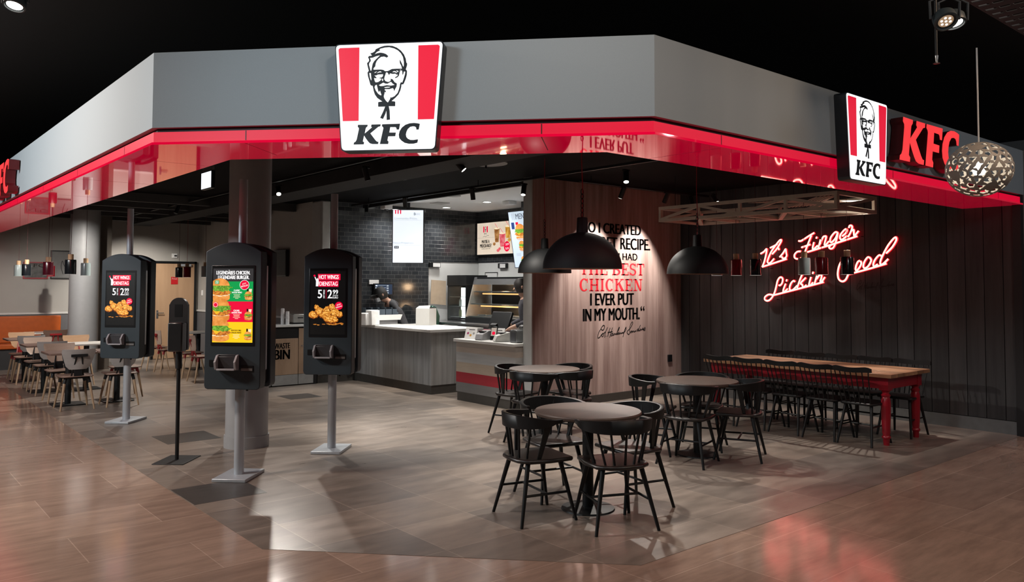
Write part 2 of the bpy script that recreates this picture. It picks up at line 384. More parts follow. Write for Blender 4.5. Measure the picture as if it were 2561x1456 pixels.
for x_ in (4.54, 7.09, 9.6):
    mb.plane((x_, 3.192, 0), (1, 0, 0)); mb.rect(-.004, 2.655, .004, 2.72, SEAM, .002)
    mb.P = (Vector((x_, 3.2, 2.635)), Vector((1, 0, 0)), Vector((0, 1, 0)), Vector((0, 0, -1))); mb.rect(-.003, 0, .003, .62, SEAM, .001)
for y_ in (6.37, 7.92, 9.5, 11.1, 12.7):
    mb.plane((1.582, y_, 0), (0, -1, 0)); mb.rect(-.004, 2.655, .004, 2.72, SEAM, .002)
    mb.P = (Vector((1.6, y_, 2.635)), Vector((0, 1, 0)), Vector((1, 0, 0)), Vector((0, 0, -1))); mb.rect(-.003, 0, .003, .6, SEAM, .001)
struct(mb, 'fascia_seams', smooth=0)
# ------------------------------------------------------------------ columns
COLM = M('grey_column_paint', (.28, .285, .29), .45, var=.03)
mb = MB().cyl((3.30, 8.25, .12), (3.30, 8.25, 3.165), .215, n=48); mb.cyl((3.30, 8.25, 0), (3.30, 8.25, .12), .228, n=48, mat=None)
struct(mb, 'column', COLM)
struct(MB().cyl((3.56, 17.0, 0), (3.56, 17.0, 3.165), .26, n=48), 'column_dining', COLM)
struct(MB().box(3.86, 17.3, 0, 4.1, 17.6, 3.165), 'pier_brown', M('brown_pier', (.1, .085, .07), .6))
# outlines of the emblem, letters, neon script and signature, in millimetres
ART = {'sil':[(-6,328),(24,325),(54,312),(80,292),(100,266),(112,238),(116,213),(122,205),(120,190),(113,168),(121,158),(120,131),(113,105),(103,80),(98,71),(85,69),(85,57),(79,32),(67,5),(47,-16),(22,-37),(43,-40),(46,-43),(46,-70),(43,-71),(4,-70),(10,-100),(13,-158),(-9,-160),(-10,-121),(-12,-99),(-17,-118),(-33,-153),(-52,-145),(-33,-105),(-20,-72),(-63,-72),(-66,-69),(-66,-43),(-63,-41),(-39,-38),(-72,-14),(-88,9),(-96,33),(-103,66),(-114,69),(-119,76),(-126,102),(-135,131),(-138,155),(-130,166),(-137,194),(-142,216),(-128,231),(-130,245),(-136,254),(-129,264),(-110,265),(-121,281),(-105,285),(-91,294),(-85,307),(-55,320),(-29,327)],'w':[[(-53,309),(-25,315),(4,316),(34,308),(60,294),(80,274),(94,249),(100,217),(100,194),(97,184),(91,198),(82,218),(74,234),(73,222),(74,209),(83,193),(88,173),(55,174),(22,173),(0,162),(-8,160),(-22,160),(-34,169),(-52,172),(-97,172),(-99,177),(-95,185),(-87,192),(-84,212),(-78,227),(-66,242),(-50,254),(-29,256),(-11,248),(-1,258),(-17,272),(-33,279),(-53,283),(-75,280),(-90,274),(-77,288),(-53,299),(-63,303)],[(-122,250),(-104,251),(-84,259),(-57,265),(-72,250),(-84,239),(-96,226),(-104,212),(-109,187),(-112,167),(-118,167),(-123,188),(-128,205),(-126,217),(-116,230),(-118,240)],[(-93,150),(-87,156),(-73,160),(-83,153)],[(-77,147),(-63,158),(-52,160),(-44,154),(-61,153)],[(-81,133),(-69,139),(-35,140),(-36,128),(-43,120),(-59,117),(-57,113),(-45,112),(-51,100),(-67,90),(-83,88),(-89,97),(-94,117),(-79,115),(-77,119),(-91,134)],[(-126,151),(-115,150),(-114,135),(-111,109),(-113,101),(-121,121)],[(-16,151),(-7,151),(-2,143),(3,134),(8,138),(10,144),(28,140),(46,141),(52,135),(62,134),(58,126),(43,117),(44,112),(58,116),(69,127),(75,156),(89,161),(91,148),(91,132),(97,136),(101,154),(110,152),(107,132),(97,99),(90,81),(83,86),(76,73),(75,61),(70,40),(61,15),(41,-6),(21,-15),(15,-10),(14,-20),(2,-40),(-2,-46),(-14,-35),(-26,-17),(-29,-4),(-24,15),(-23,25),(-15,18),(-16,31),(-25,37),(-19,42),(7,41),(29,47),(35,41),(38,25),(45,41),(54,56),(56,71),(54,79),(42,85),(28,105),(14,110),(16,98),(7,90),(-5,89),(-19,95),(-27,107),(-25,122),(-20,136)],[(25,152),(36,159),(48,156),(58,144),(40,152)],[(49,161),(63,160),(65,152),(61,151)],[(75,166),(85,165),(75,161)],[(-62,69),(-51,75),(-33,85),(-19,78),(-5,77),(17,89),(29,76),(41,68),(17,64),(-11,68),(-35,63),(-51,63)],[(-27,54),(-7,57),(13,56),(7,52),(-21,50)],[(-90,56),(-86,68),(-76,72),(-72,56),(-66,32),(-60,23),(-54,34),(-50,20),(-44,4),(-50,2),(-66,13),(-82,35)],[(-43,103),(-38,112),(-34,109),(-35,95),(-39,96)]],'K':[(-197,-187),(-133,-188),(-134,-198),(-144,-207),(-147,-218),(-152,-245),(-105,-206),(-111,-200),(-108,-187),(-48,-187),(-50,-200),(-63,-203),(-115,-245),(-82,-289),(-71,-300),(-61,-301),(-64,-316),(-101,-315),(-117,-310),(-128,-299),(-143,-279),(-156,-258),(-164,-296),(-155,-303),(-158,-316),(-225,-316),(-222,-303),(-212,-297),(-205,-285),(-191,-217),(-191,-208),(-199,-200)],'F':[(-38,-187),(79,-186),(72,-224),(57,-224),(54,-212),(49,-208),(15,-207),(9,-242),(52,-243),(48,-267),(2,-267),(-3,-293),(5,-302),(2,-317),(-52,-316),(-30,-213),(-32,-206),(-40,-199)],'C':[(207,-190),(200,-227),(185,-227),(183,-214),(176,-207),(163,-205),(145,-208),(129,-222),(121,-239),(117,-257),(120,-273),(130,-285),(146,-293),(167,-294),(194,-290),(196,-293),(192,-312),(168,-318),(137,-318),(109,-311),(87,-295),(74,-279),(71,-257),(76,-235),(90,-212),(113,-194),(140,-185),(168,-183),(193,-186)],'r1':[(-346,323),(-337,327),(-188,330),(-187,-148),(-307,-148)],'r2':[(171,336),(326,337),(332,331),(292,-146),(169,-148)],'edge':[(-365,349),(352,357),(301,-360),(-311,-356)],'neon':[[(6554,2165),(6499,2193),(6452,2232),(6467,2139),(6495,2044),(6529,1972)],[(6529,1972),(6135,2079)],[(6334,2088),(6399,2027),(6436,2033),(6436,2071),(6376,2194),(6268,2323),(6226,2357),(6221,2331),(6290,2229),(6365,2155)],[(6396,2245),(6327,2273),(6279,2295)],[(6259,2242),(6254,2209)],[(6244,2107),(6186,2169),(6149,2220),(6140,2168),(6135,2121),(6166,2089),(6203,2094),(6206,2118)],[(5949,2329),(5914,2326),(5858,2353),(5789,2392),(5710,2431)],[(5754,2395),(5790,2314),(5830,2223),(5861,2151),(5912,2087),(5962,2075),(6007,2090),(6012,2136),(5971,2177),(5916,2180)],[(5905,2235),(5770,2272)],[(5816,2168),(5472,2256),(5103,2357)],[(5716,2302),(5737,2220),(5717,2210),(5663,2254)],[(5671,2375),(5683,2351)],[(5619,2334),(5634,2280),(5654,2217)],[(5634,2262),(5585,2360),(5556,2377),(5537,2367),(5557,2296),(5562,2260),(5543,2259),(5500,2307)],[(5372,2418),(5409,2424),(5466,2364),(5481,2310),(5458,2292),(5405,2343),(5369,2415),(5397,2298),(5435,2219),(5473,2203),(5496,2221),(5472,2252),(5416,2272)],[(5308,2366),(5256,2408),(5242,2447),(5269,2457),(5330,2393),(5340,2340),(5313,2321),(5239,2371)],[(5214,2472),(5205,2500),(5182,2503),(5169,2478),(5193,2413),(5230,2353)],[(5192,2422),(5151,2446),(5148,2402),(5139,2367),(5084,2426)],[(6351,1561),(6425,1570),(6485,1536),(6491,1497),(6448,1479),(6394,1508),(6340,1585),(6307,1680),(6285,1765),(6253,1812),(6222,1817),(6201,1793),(6212,1737),(6244,1704),(6263,1708)],[(6351,1561),(5967,1653),(5583,1750)],[(6155,1727),(6187,1652),(6193,1615),(6172,1615),(6125,1657)],[(6134,1788),(6144,1760)],[(6011,1755),(6032,1769),(6068,1737),(6094,1671),(6079,1634),(6038,1644),(5977,1700)],[(5894,1866),(5936,1774),(5977,1667)],[(5845,1810),(5921,1737),(5901,1714),(5882,1677),(5837,1709)],[(5766,1819),(5787,1755),(5797,1709),(5778,1705),(5738,1746)],[(5731,1892),(5741,1864)],[(5678,1837),(5694,1791),(5714,1728)],[(5684,1791),(5640,1845),(5611,1845),(5616,1800),(5631,1764),(5612,1755),(5563,1818)],[(5253,2001),(5220,2062),(5229,2102),(5270,2094),(5331,2020),(5364,1950),(5379,1861),(5366,1790),(5321,1759),(5275,1777),(5242,1834),(5223,1886)],[(5242,1851),(4968,1918),(4722,1987)],[(5072,2033),(5099,2016),(5123,1964),(5128,1912),(5110,1907),(5074,1950),(5053,1998),(5064,2028)],[(4931,2064),(4966,2074),(5011,2014),(5025,1954),(5003,1932),(4959,1961),(4921,2030),(4935,2064)],[(4784,2086),(4818,2096),(4871,2037),(4893,1977),(4876,1956),(4837,1981)],[(4724,2119),(4648,2193),(4596,2275),(4592,2313),(4612,2318),(4655,2277),(4715,2195),(4785,2061),(4803,1993),(4773,1980),(4700,2046)]],'sig':[[(-501,-59),(-527,-36),(-485,10),(-456,1),(-469,-45),(-506,-59)],[(-527,-36),(-569,-78),(-594,-135),(-590,-166),(-559,-158),(-512,-117),(-480,-100)],[(-480,-103),(-512,-127),(-507,-153),(-480,-139),(-472,-111),(-438,-83)],[(-390,-19),(-427,-76),(-443,-119),(-454,-170)],[(-427,-145),(-417,-153)],[(-334,-28),(-363,-93),(-390,-158)],[(-283,-26),(-315,-95),(-347,-174)],[(-385,-96),(-283,-85)],[(-283,-107),(-310,-124),(-312,-150),(-283,-136),(-272,-107),(-267,-144),(-234,-112),(-229,-127),(-202,-121)],[(-202,-124),(-136,-38),(-147,-34),(-185,-103),(-191,-136),(-158,-100)],[(-152,-104),(-169,-122),(-147,-126),(-136,-101),(-131,-127),(-103,-106),(-98,-121),(-65,-107),(-42,-123)],[(13,-28),(-20,-72),(-43,-134),(-59,-178)],[(13,-28),(8,-69),(-37,-108),(-70,-111)],[(165,35),(148,43),(109,-1),(92,-64),(97,-113),(74,-142),(41,-119),(41,-92),(108,-46),(160,16),(165,35)],[(142,-88),(114,-102),(119,-118),(142,-103),(153,-89),(159,-112),(187,-90),(199,-109),(227,-91),(239,-107)],[(342,-8),(313,-49),(296,-105)],[(296,-63),(262,-77),(267,-97),(296,-82),(325,-95),(342,-65),(353,-88),(382,-70),(406,-90),(394,-51),(423,-83),(441,-45),(446,-91),(417,-94)]]}
# ------------------------------------------------------------------ signs on the fascia
SG_WH = E('sign_white_lit', (1, 1, 1), 1.15); SG_RED = E('sign_red_lit', (.82, .012, .045), .95); SG_INK = M('sign_ink', (.018, .022, .028), .4)
SG_SIDE = M('sign_case_black', (.012, .015, .02), .35)
def fit(pts, k=.001): return [(x*k, y*k) for x, y in pts]
def round_poly(pts, r):
    out = []; n = len(pts)
    for i in range(n):
        p0, p, p1 = Vector(pts[i-1]), Vector(pts[i]), Vector(pts[(i+1) % n]); a = (p0-p).normalized(); b = (p1-p).normalized()
        for k in range(6):
            t = k/5; q0 = p+a*r*(1-t); q1 = p+b*r*t; out.append(tuple(q0*(1-t)+q1*t))
    return out
def sign_box(label, loc, rz):
    t = thing('lightbox_sign', label, 'sign', loc, rz, 'tapered lightbox signs')
    case = round_poly([(-.358, .345), (.358, .345), (.31, -.35), (-.31, -.35)], .03)
    mb = MB(); mb.prism(case, -.1, 0, axis='y'); mb.build('sign_case', SG_SIDE, t, smooth=30)
    fc = round_poly([(-.351, .338), (.351, .338), (.303, -.343), (-.303, -.343)], .028)
    mb = MB().plane((0, -.1, 0), (1, 0, 0)); mb.poly(fc, SG_WH, .002); f = mb.build('sign_face', None, t, smooth=0)
    L = lambda q: [(x*.0010, y*.00098+.003) for x, y in q]
    mb = MB().plane((0, -.1, 0), (1, 0, 0))
    for s_ in (-1, 1):
        mb = MB().plane((0, -.1, 0), (1, 0, 0)); mb.poly([(s_*.332, .31), (s_*.322, .319), (s_*.193, .319), (s_*.193, -.155), (s_*.298, -.155)], SG_RED, .004); mb.build('red_stripe', None, t, smooth=0)
    mb = MB().plane((0, -.1, 0), (1, 0, 0)); mb.poly(L(ART['sil']), SG_INK, .004)
    for q in ART['w']: mb.poly(L(q), SG_WH, .0055)
    mb.build('portrait_emblem', None, t, smooth=0)
    mb = MB().plane((0, -.1, 0), (1, 0, 0))
    for k in 'KFC': mb.poly(L(ART[k]), SG_INK, .004)
    mb.build('lettering', None, t, smooth=0)
    return t
sA = A0+tf*1.667; rzf = math.degrees(math.atan2(tf.y, tf.x))
s1 = sign_box('large tapered lightbox sign with portrait emblem on the middle of the fascia', (sA.x, sA.y, 2.897), rzf)
dup(s1, (6.40, 3.18, 2.895), 0, 'lightbox sign with portrait emblem beside the big red letters on the right fascia')
# block letters standing off the fascia
LET_F = E('letter_face_red', (1, .05, .055), 1.1, var=.12, scale=6); LET_S = M('letter_side_maroon', (.09, .005, .008), .35)
def letters(label, loc, rz):
    t = thing('sign_letters', label, 'sign', loc, rz, 'red block letters on the fascia')
    allp = [p for k in 'KFC' for p in ART[k]]; x0, x1 = min(p[0] for p in allp), max(p[0] for p in allp); y0, y1 = min(p[1] for p in allp), max(p[1] for p in allp)
    for k in 'KFC':
        q = [((p[0]-x0)/(x1-x0)*1.29, (p[1]-y0)/(y1-y0)*.40) for p in ART[k]]
        a = sum(q[i][0]*q[(i+1) % len(q)][1]-q[(i+1) % len(q)][0]*q[i][1] for i in range(len(q)))
        if a < 0: q = q[::-1]
        mb = MB(); mb.prism(q, -.118, -.012, LET_S, 'y'); l = mb.build('letter', None, t, smooth=20)
        mb = MB().plane((0, -.118, 0), (1, 0, 0)); mb.poly(q, LET_F, .002); mb.build('letter_face', None, l, smooth=0)
    return t
l1 = letters('red block letters on the right fascia behind the ball lamp', (6.93, 3.18, 2.782), 0)
dup(l1, (1.57, 12.15, 2.765), -90, 'red block letters on the left fascia at the photo edge')

# ------------------------------------------------------------------ quotation on the wood wall
VINYL_K = M('black_vinyl', (.006, .005, .005), .85, spec=.2); VINYL_R = M('red_vinyl', (.55, .015, .025), .8, spec=.2)
q = thing('wall_lettering', 'black and red quotation lettering on the pinkish wood wall', 'wall lettering', (0, 8.05, 0))
def line(body, x0, x1, z0, z1, mat, slab=False, bold=.045, name='text_line'):
    mb = MB().plane((0, 0, 0), (1, 0, 0))
    if slab: slab_text(mb, body, x0, x1, z0, z1, mat)
    else: mb.text(body, x0, x1, z0, z1, mat, .002, bold)
    return mb.build(name, None, q, smooth=0)
# slab serif capitals drawn as bars with feet: (bars, bowls) in a 1 x 1 cell
def slab_text(mb, body, x0, x1, z0, z1, mat):
    W = {'T': .95, 'H': 1.12, 'E': .95, 'B': 1.0, 'S': .85, 'C': 1.0, 'I': .55, 'K': 1.12, 'N': 1.15, ' ': .4}
    tot = sum(W[c] for c in body); sx = (x1-x0)/tot; h = z1-z0; x = x0
    s = .21; sr = .085
    def bar(a, b, c, d): mb.rect(x+a*sx, z0+b*h, x+c*sx, z0+d*h, mat, .002)
    def foot(cx, y, wd=.42): bar(cx-wd/2, y, cx+wd/2, y+sr)
    def stem(cx, wd=.21): bar(cx-wd/2, .02, cx+wd/2, .98); foot(cx, 0); foot(cx, 1-sr)
    def arc(cx, cy, rx, ry, a0, a1, w0, n=18):
        P = []
        for i in range(n+1):
            t = R(a0+(a1-a0)*i/n); P.append((math.cos(t), math.sin(t)))
        out = [(x+(cx+rx*c)*sx, z0+(cy+ry*q_)*h) for c, q_ in P]; inn = [(x+(cx+(rx-w0)*c)*sx, z0+(cy+(ry-sr*1.15)*q_)*h) for c, q_ in P]
        for i in range(n): mb.poly([out[i], out[i+1], inn[i+1], inn[i]], mat, .002)
    for c in body:
        w = W[c]
        if c == 'T': stem(w/2); bar(.04, .9, w-.04, 1); bar(.04, .68, .12, .92); bar(w-.12, .68, w-.04, .92)
        if c == 'H': stem(.26); stem(w-.26); bar(.26, .45, w-.26, .54)
        if c == 'I': stem(w/2)
        if c == 'E': stem(.27); bar(.2, 0, w-.06, sr); bar(.2, 1-sr, w-.08, 1); bar(.27, .46, .66, .54); bar(.6, .38, .67, .62); bar(w-.14, 0, w-.06, .3); bar(w-.15, .72, w-.08, 1)
        if c == 'N':
            bar(.22, .02, .32, .98); foot(.27, 0); bar(.06, 1-sr, .4, 1); bar(w-.3, .05, w-.2, .98); foot(w-.25, 1-sr, .36)
            mb.poly([(x+.2*sx, z0+h), (x+.42*sx, z0+h), (x+(w-.2)*sx, z0), (x+(w-.38)*sx, z0)], mat, .002)
        if c == 'K':
            stem(.26); mb.poly([(x+.3*sx, z0+.42*h), (x+.3*sx, z0+.56*h), (x+.8*sx, z0+.95*h), (x+.9*sx, z0+.95*h)], mat, .002)
            mb.poly([(x+.42*sx, z0+.58*h), (x+.62*sx, z0+.7*h), (x+(w-.08)*sx, z0+.05*h), (x+(w-.34)*sx, z0+.05*h)], mat, .002); foot(.86, 1-sr, .36); foot(w-.24, 0, .42)
        if c == 'B': stem(.27); arc(.5, .74, .4, .26, -90, 90, .2); arc(.5, .26, .46, .27, -90, 90, .21); bar(.2, 0, .52, sr); bar(.2, 1-sr, .52, 1); bar(.27, .46, .52, .54)
        if c == 'C': arc(.52, .5, .46, .52, 45, 315, .22); bar(.8, .66, .88, 1)
        if c == 'S': arc(.43, .74, .37, .27, 20, 270, .19); arc(.43, .27, .39, .28, -160, 90, .19); bar(.7, .7, .77, 1); bar(.05, 0, .12, .3)
        x += w*sx
line('\u201eSO I CREATED', 8.03, 9.36, 2.436, 2.612, VINYL_K)
line('A SECRET RECIPE.', 7.90, 9.575, 2.235, 2.41, VINYL_K)
line('FINALLY I HAD', 8.19, 9.276, 2.075, 2.178, VINYL_K, bold=.028)
line('THE', 8.03, 8.62, 1.848, 2.028, VINYL_R, True)
line('BEST', 8.70, 9.44, 1.848, 2.028, VINYL_R, True)
line('CHICKEN', 8.02, 9.40, 1.612, 1.792, VINYL_R, True)
line('I EVER PUT', 8.243, 9.195, 1.403, 1.578, VINYL_K)
line('IN MY MOUTH.', 8.096, 9.325, 1.18, 1.36, VINYL_K)
line('\u201c', 9.34, 9.437, 1.308, 1.38, VINYL_K)
mb = MB().plane((9.0, 0, 1.1), (1, 0, 0))
for s_ in ART['sig']: mb.stroke([(x*.001, y*.001) for x, y in s_], .012, VINYL_K, .002)
mb.build('signature', None, q, smooth=0)
mb = MB().plane((0, 0, 0), (0, -1, 0))
for s_ in ART['sig']: mb.stroke([((x+594)*.00047, (y+178)*.0007) for x, y in s_], .005, M('black_vinyl_dull', (.004, .004, .004), .7), .0)
tag(mb.build('signature_decal', None, smooth=0, loc=(10.327, 5.147, 1.641)), 'thin black signature on the dark plank wall below the neon', 'wall lettering')

# ------------------------------------------------------------------ neon writing on the dark wall
NEON_W = E('neon_core', (1, .19, .16), 6); NEON_R = E('neon_red_halo', (1, .015, .025), 1.5)  # second, red emissive tubes behind the core stand in for the neon's halo
t = thing('neon_sign', 'pink white neon script on the dark plank wall', 'neon sign', (10.27, 5.6, 1.95))
words = [(0, 6), (6, 18), (18, 29), (29, len(ART['neon']))]
for a, b in words:
    core = MB(); back = MB()
    for s_ in ART['neon'][a:b]:
        P = spline(fit(s_)) if len(s_) > 2 else [Vector(p) for p in fit(s_)]
        core.tube([(0, p[0]-5.6, p[1]-1.95) for p in P], .012, 6)
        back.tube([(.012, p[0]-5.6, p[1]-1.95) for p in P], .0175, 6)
    wd = core.build('neon_word', NEON_W, t, smooth=80); back.build('neon_halo', NEON_R, wd, smooth=80)
fx = MB()
for yy, zz in ((6.4, 1.95), (5.9, 2.05), (5.35, 2.3), (5.05, 2.35), (6.3, 1.5), (5.75, 1.65), (5.05, 1.9), (4.75, 2.0)): fx.cyl((.0, yy-5.6, zz-1.95), (.06, yy-5.6, zz-1.95), .006, n=6)
fx.build('standoffs', DARKM, t)
# ------------------------------------------------------------------ ordering kiosks
KB = M('kiosk_charcoal', (.02, .031, .039), .5, var=.04, spec=.4); KD = M('kiosk_black', (.006, .007, .008), .3)
def em(n, c, s=1.0, **k): return E('screen_'+n, c, s, **k)
X_K = em('black', (.002, .002, .002), 1); X_W = em('white', (.95, .95, .95), 1.0); X_R = em('red', (.8, .0, .04), 1.0); X_DK = em('dark', (.03, .03, .032), 1)
X_G = em('green', (.0, .33, .07), 1.0); X_Y = em('yellow', (.95, .6, .01), 1.0); X_BUN = em('bun', (.85, .36, .08), 1, col2=(.62, .2, .03), scale=25); X_LET = em('lettuce', (.22, .5, .05), 1, col2=(.03, .14, .01), scale=90)
X_PAT = em('crisp', (.78, .3, .04), 1, col2=(.28, .06, .01), scale=70); X_CHK = em('chicken', (.95, .42, .06), 1, col2=(.38, .09, .005), scale=55); X_CHD = em('chicken_dark', (.3, .07, .006), 1, col2=(.12, .02, .002), scale=60); X_CHL = em('chicken_light', (1, .6, .16), 1, col2=(.85, .36, .05), scale=60); X_SAU = em('sauce', (.95, .8, .55), 1); X_TOM = em('tomato', (.75, .05, .01), 1); X_CHE = em('cheese', (.98, .5, .02), 1)
def blob(mb, cx, cy, rx, ry, mat, lift, rnd, rough=.12, n=26, rot=0):
    c, s_ = math.cos(R(rot)), math.sin(R(rot)); P = []
    for i in range(n):
        t = 2*PI*i/n; k = 1+rnd.uniform(-rough, rough); X, Y = rx*k*math.cos(t), ry*k*math.sin(t); P.append((cx+X*c-Y*s_, cy+X*s_+Y*c))
    mb.poly(P, mat, lift)
def art_wings(mb):
    rnd = random.Random(3)
    mb.rect(-.18, -.32, .18, .32, X_K, .001)
    mb.rect(-.105, .228, .128, .29, X_R, .002); mb.rect(-.098, .16, .108, .222, X_R, .002)
    mb.text('HOT WINGS', -.095, .11, .238, .28, X_W, .003); mb.text('DIENSTAG', -.088, .1, .17, .212, X_W, .003)
    mb.poly([(-.125, .165), (-.1, .165), (-.092, .2), (-.098, .235), (-.11, .25), (-.118, .235), (-.132, .262), (-.14, .258), (-.124, .22)], X_W, .004)
    mb.disc(-.14, .272, .011, X_R, .004, n=10)
    mb.text('5', -.105, -.06, .045, .13, X_W, .002); mb.rect(-.02, .04, -.017, .135, X_R, .002)
    mb.text('HOT WINGS', -.082, .002, .08, .096, X_W, .002, rot=90)
    mb.text('2', -.005, .045, .045, .13, X_W, .002); mb.text('99', .05, .105, .085, .13, X_W, .002); mb.rect(.05, .072, .105, .077, X_W, .002); mb.text('EURO', .05, .105, .042, .064, X_W, .002, .005)
    lv = .0018
    for cx, cy, rx, ry, rot in ((-.145, -.12, .05, .036, 0), (-.11, -.055, .025, .035, 30), (-.08, -.09, .05, .04, -40), (.0, -.085, .06, .048, 35), (.045, -.05, .035, .04, 20), (.075, -.1, .05, .04, -20), (.12, -.115, .035, .03, 0), (-.02, -.12, .06, .035, 10), (.035, -.165, .075, .036, -6)):
        lv += .0005; blob(mb, cx, cy-.004, rx*1.05, ry*1.08, X_CHD, lv, rnd, .1, 30, rot); blob(mb, cx, cy+.003, rx*.96, ry*.93, X_CHK, lv+.0002, rnd, .14, 34, rot)
        for i in range(7): blob(mb, cx+rx*rnd.uniform(-.6, .6), cy+ry*rnd.uniform(-.4, .7), rx*.2, ry*.16, X_CHL, lv+.0003, rnd, .3, 10, rot)
    for i in range(16): blob(mb, -.13+.28*rnd.random(), -.205-.02*rnd.random(), .012+.012*rnd.random(), .005, X_PAT, .002, rnd, .2, 10)
    mb.disc(.117, -.03, .04, X_R, .0082); mb.text('JEDEN', .093, .138, -.028, -.012, X_W, .009, .01, 18); mb.text('DIENSTAG', .085, .15, -.048, -.034, X_W, .009, .01, 18)
def burger(mb, cx, cy, k, rnd, extra):
    mb.disc(cx, cy-.056*k, .085*k, X_BUN, .002, .03*k); mb.rect(cx-.085*k, cy-.058*k, cx+.085*k, cy-.03*k, X_BUN, .0021)
    blob(mb, cx, cy-.028*k, .078*k, .012*k, X_SAU, .0024, rnd, .3)
    blob(mb, cx, cy-.008*k, .098*k, .026*k, X_PAT, .0026, rnd, .12, 34)
    if extra > 0: mb.poly([(cx-.08*k, cy+.016*k), (cx+.03*k, cy+.016*k), (cx-.03*k, cy-.022*k)], X_CHE, .003)
    if extra == 1: mb.disc(cx+.03*k, cy+.02*k, .05*k, X_TOM, .0031, .012*k)
    blob(mb, cx, cy+.032*k, .098*k, .03*k, X_LET, .0034, rnd, .22, 34)
    mb.disc(cx, cy+.05*k, .082*k, X_BUN, .0038, .062*k, a0=0, a1=180)
def art_burgers(mb):
    rnd = random.Random(5)
    mb.rect(-.18, -.32, .18, .32, X_DK, .001)
    mb.text('LEGEND\u00c4RES CHICKEN.', -.152, .152, .268, .307, X_W, .002, .03); mb.text('LEGEND\u00c4RE BURGER.', -.137, .145, .228, .267, X_W, .002, .03)
    for y0, y1, m in ((.035, .208, X_G), (-.143, .035, X_R), (-.32, -.143, X_Y)): mb.rect(-.18, y0, .18, y1, m, .0012)
    for i, cy in enumerate((.125, -.05, -.222)):
        mb.clip = -.18; burger(mb, -.115, cy-.005, 1.02, rnd, i); mb.clip = None; burger(mb, .14, cy-.045, .38, rnd, i)
        mb.rect(.125, cy-.01, .139, cy+.022, X_K, .002); mb.poly([(.145, cy-.012), (.165, cy-.012), (.17, cy+.018), (.142, cy+.018)], X_SAU, .002)
        a, b = (('CLASSIC', 'VEGGIE MEN\u00dc'), ('COLONEL', 'ORIGINAL MEN\u00dc'), ('KENTUCKY BBQ', 'ZINGER MEN\u00dc'))[i]
        mb.text(a, -.005+(.012 if i < 2 else -.006), .075-(.012 if i < 2 else -.004), cy-.002, cy+.013, X_K if i > 1 else X_W, .002, .03); mb.text(b, -.01, .08, cy-.019, cy-.004, X_K if i > 1 else X_W, .002, .03)
        for k, (wd) in enumerate((.06, .05, .064, .03)): mb.rect(.035-wd/2, cy-.032-.011*k, .035+wd/2, cy-.0285-.011*k, X_SAU, .002)
    mb.disc(.103, .178, .043, X_W, .004); mb.disc(.103, .178, .0395, X_R, .0046); mb.text('JETZT', .083, .12, .181, .194, X_W, .005, .01, 14); mb.text('BESTELLEN', .073, .135, .163, .176, X_W, .005, .01, 14)
    mb.rect(-.162, .185, -.125, .217, X_G, .0042); mb.text('VEG', -.158, -.13, .203, .214, X_W, .005); mb.text('GIE', -.158, -.13, .189, .2, X_W, .005)
    mb.disc(-.153, .005, .024, X_R, .0042, n=16); mb.disc(-.153, .005, .02, X_W, .0046, n=16); mb.disc(-.153, .005, .017, X_R, .005, n=16)
def kiosk(label, loc, art, screen_glow):
    t = thing('ordering_kiosk', label, 'ordering kiosk', loc, -45, 'self-order kiosks on poles')
    mb = MB(); mb.box(-.15, -.21, 0, .15, .21, .028); mb.build('base_plate', ALU, t, bevel=.005)
    mb = MB(); mb.cyl((0, 0, .028), (0, 0, .8), .043, n=28); mb.build('pole', ALU, t)
    mb = MB(); mb.cyl((0, 0, 2.03), (0, 0, 2.634), .037, n=28); mb.build('upper_pole', ALU, t)
    def shell(y0, y1, w=.25, top=2.063, bot=.787):
        P = [(-w+.03, bot), (w-.03, bot), (w-.008, bot+.01), (w, bot+.035), (w, top-.085)]
        for i in range(13):
            x = w-2*w*i/12; P.append((x*.985, top-.08*(x/w)**2))
        P += [(-w, top-.085), (-w, bot+.035), (-w+.008, bot+.01)]
        return MB().prism(P, y0, y1, axis='y')
    b = shell(-.175, -.055); b.build('front_housing', KB, t, bevel=.006)
    b = shell(.055, .175); b.build('rear_housing', KB, t, bevel=.006)
    b = shell(-.055, .055, .225, 2.04, .81); b.build('core_panel', KD, t)
    b = MB().box(.235, -.05, .95, .247, -.02, 1.86); b.build('side_strip', ALU, t)
    mb = MB(); mb.box(-.195, -.18, 1.165, .195, -.172, 1.86); bz = mb.build('screen_bezel', KD, t, bevel=.003)
    mb = MB().plane((0, -.1795, 1.513), (1, 0, 0)); art(mb); mb.build('screen', None, bz, smooth=0)
    # card reader: two flared cheeks joined by a lip
    mb = MB(); rd = M('reader_plastic', (.03, .03, .034), .35); ch = M('reader_edge_grey', (.26, .26, .28), .35)
    mb.box(-.098, -.19, .955, .09, -.17, 1.09, rd)
    for x in (-.098, .077):
        mb.prism([(-.185, 1.09), (-.215, 1.085), (-.262, 1.03), (-.25, .985), (-.24, .962), (-.185, .955)], x, x+.02, ch, 'x')
    mb.box(-.08, -.245, .956, .08, -.185, .972, ch); mb.box(-.078, -.215, .975, .077, -.19, 1.075, rd)
    c = mb.build('card_reader', None, t, bevel=.003, loc=(-.03, 0, 0))
    mb = MB(); mb.box(-.205, -.179, .985, -.145, -.174, 1.04); mb.build('scanner_window', KD, t)
    mb = MB(); mb.box(.08, -.18, .945, .19, -.174, .995, KD); mb.box(.085, -.184, .95, .185, -.176, .972, M('slot_grey', (.12, .12, .12), .4)); mb.build('receipt_slot', None, t)
    mb = MB(); mb.cyl((.11, -.11, .77), (.11, -.11, .79), .01); mb.build('lock', DARKM, t)
    return t
k1 = kiosk('kiosk with black hot wings screen, farthest left beside the dining chairs', (2.73, 10.637, 0), art_wings, 1)
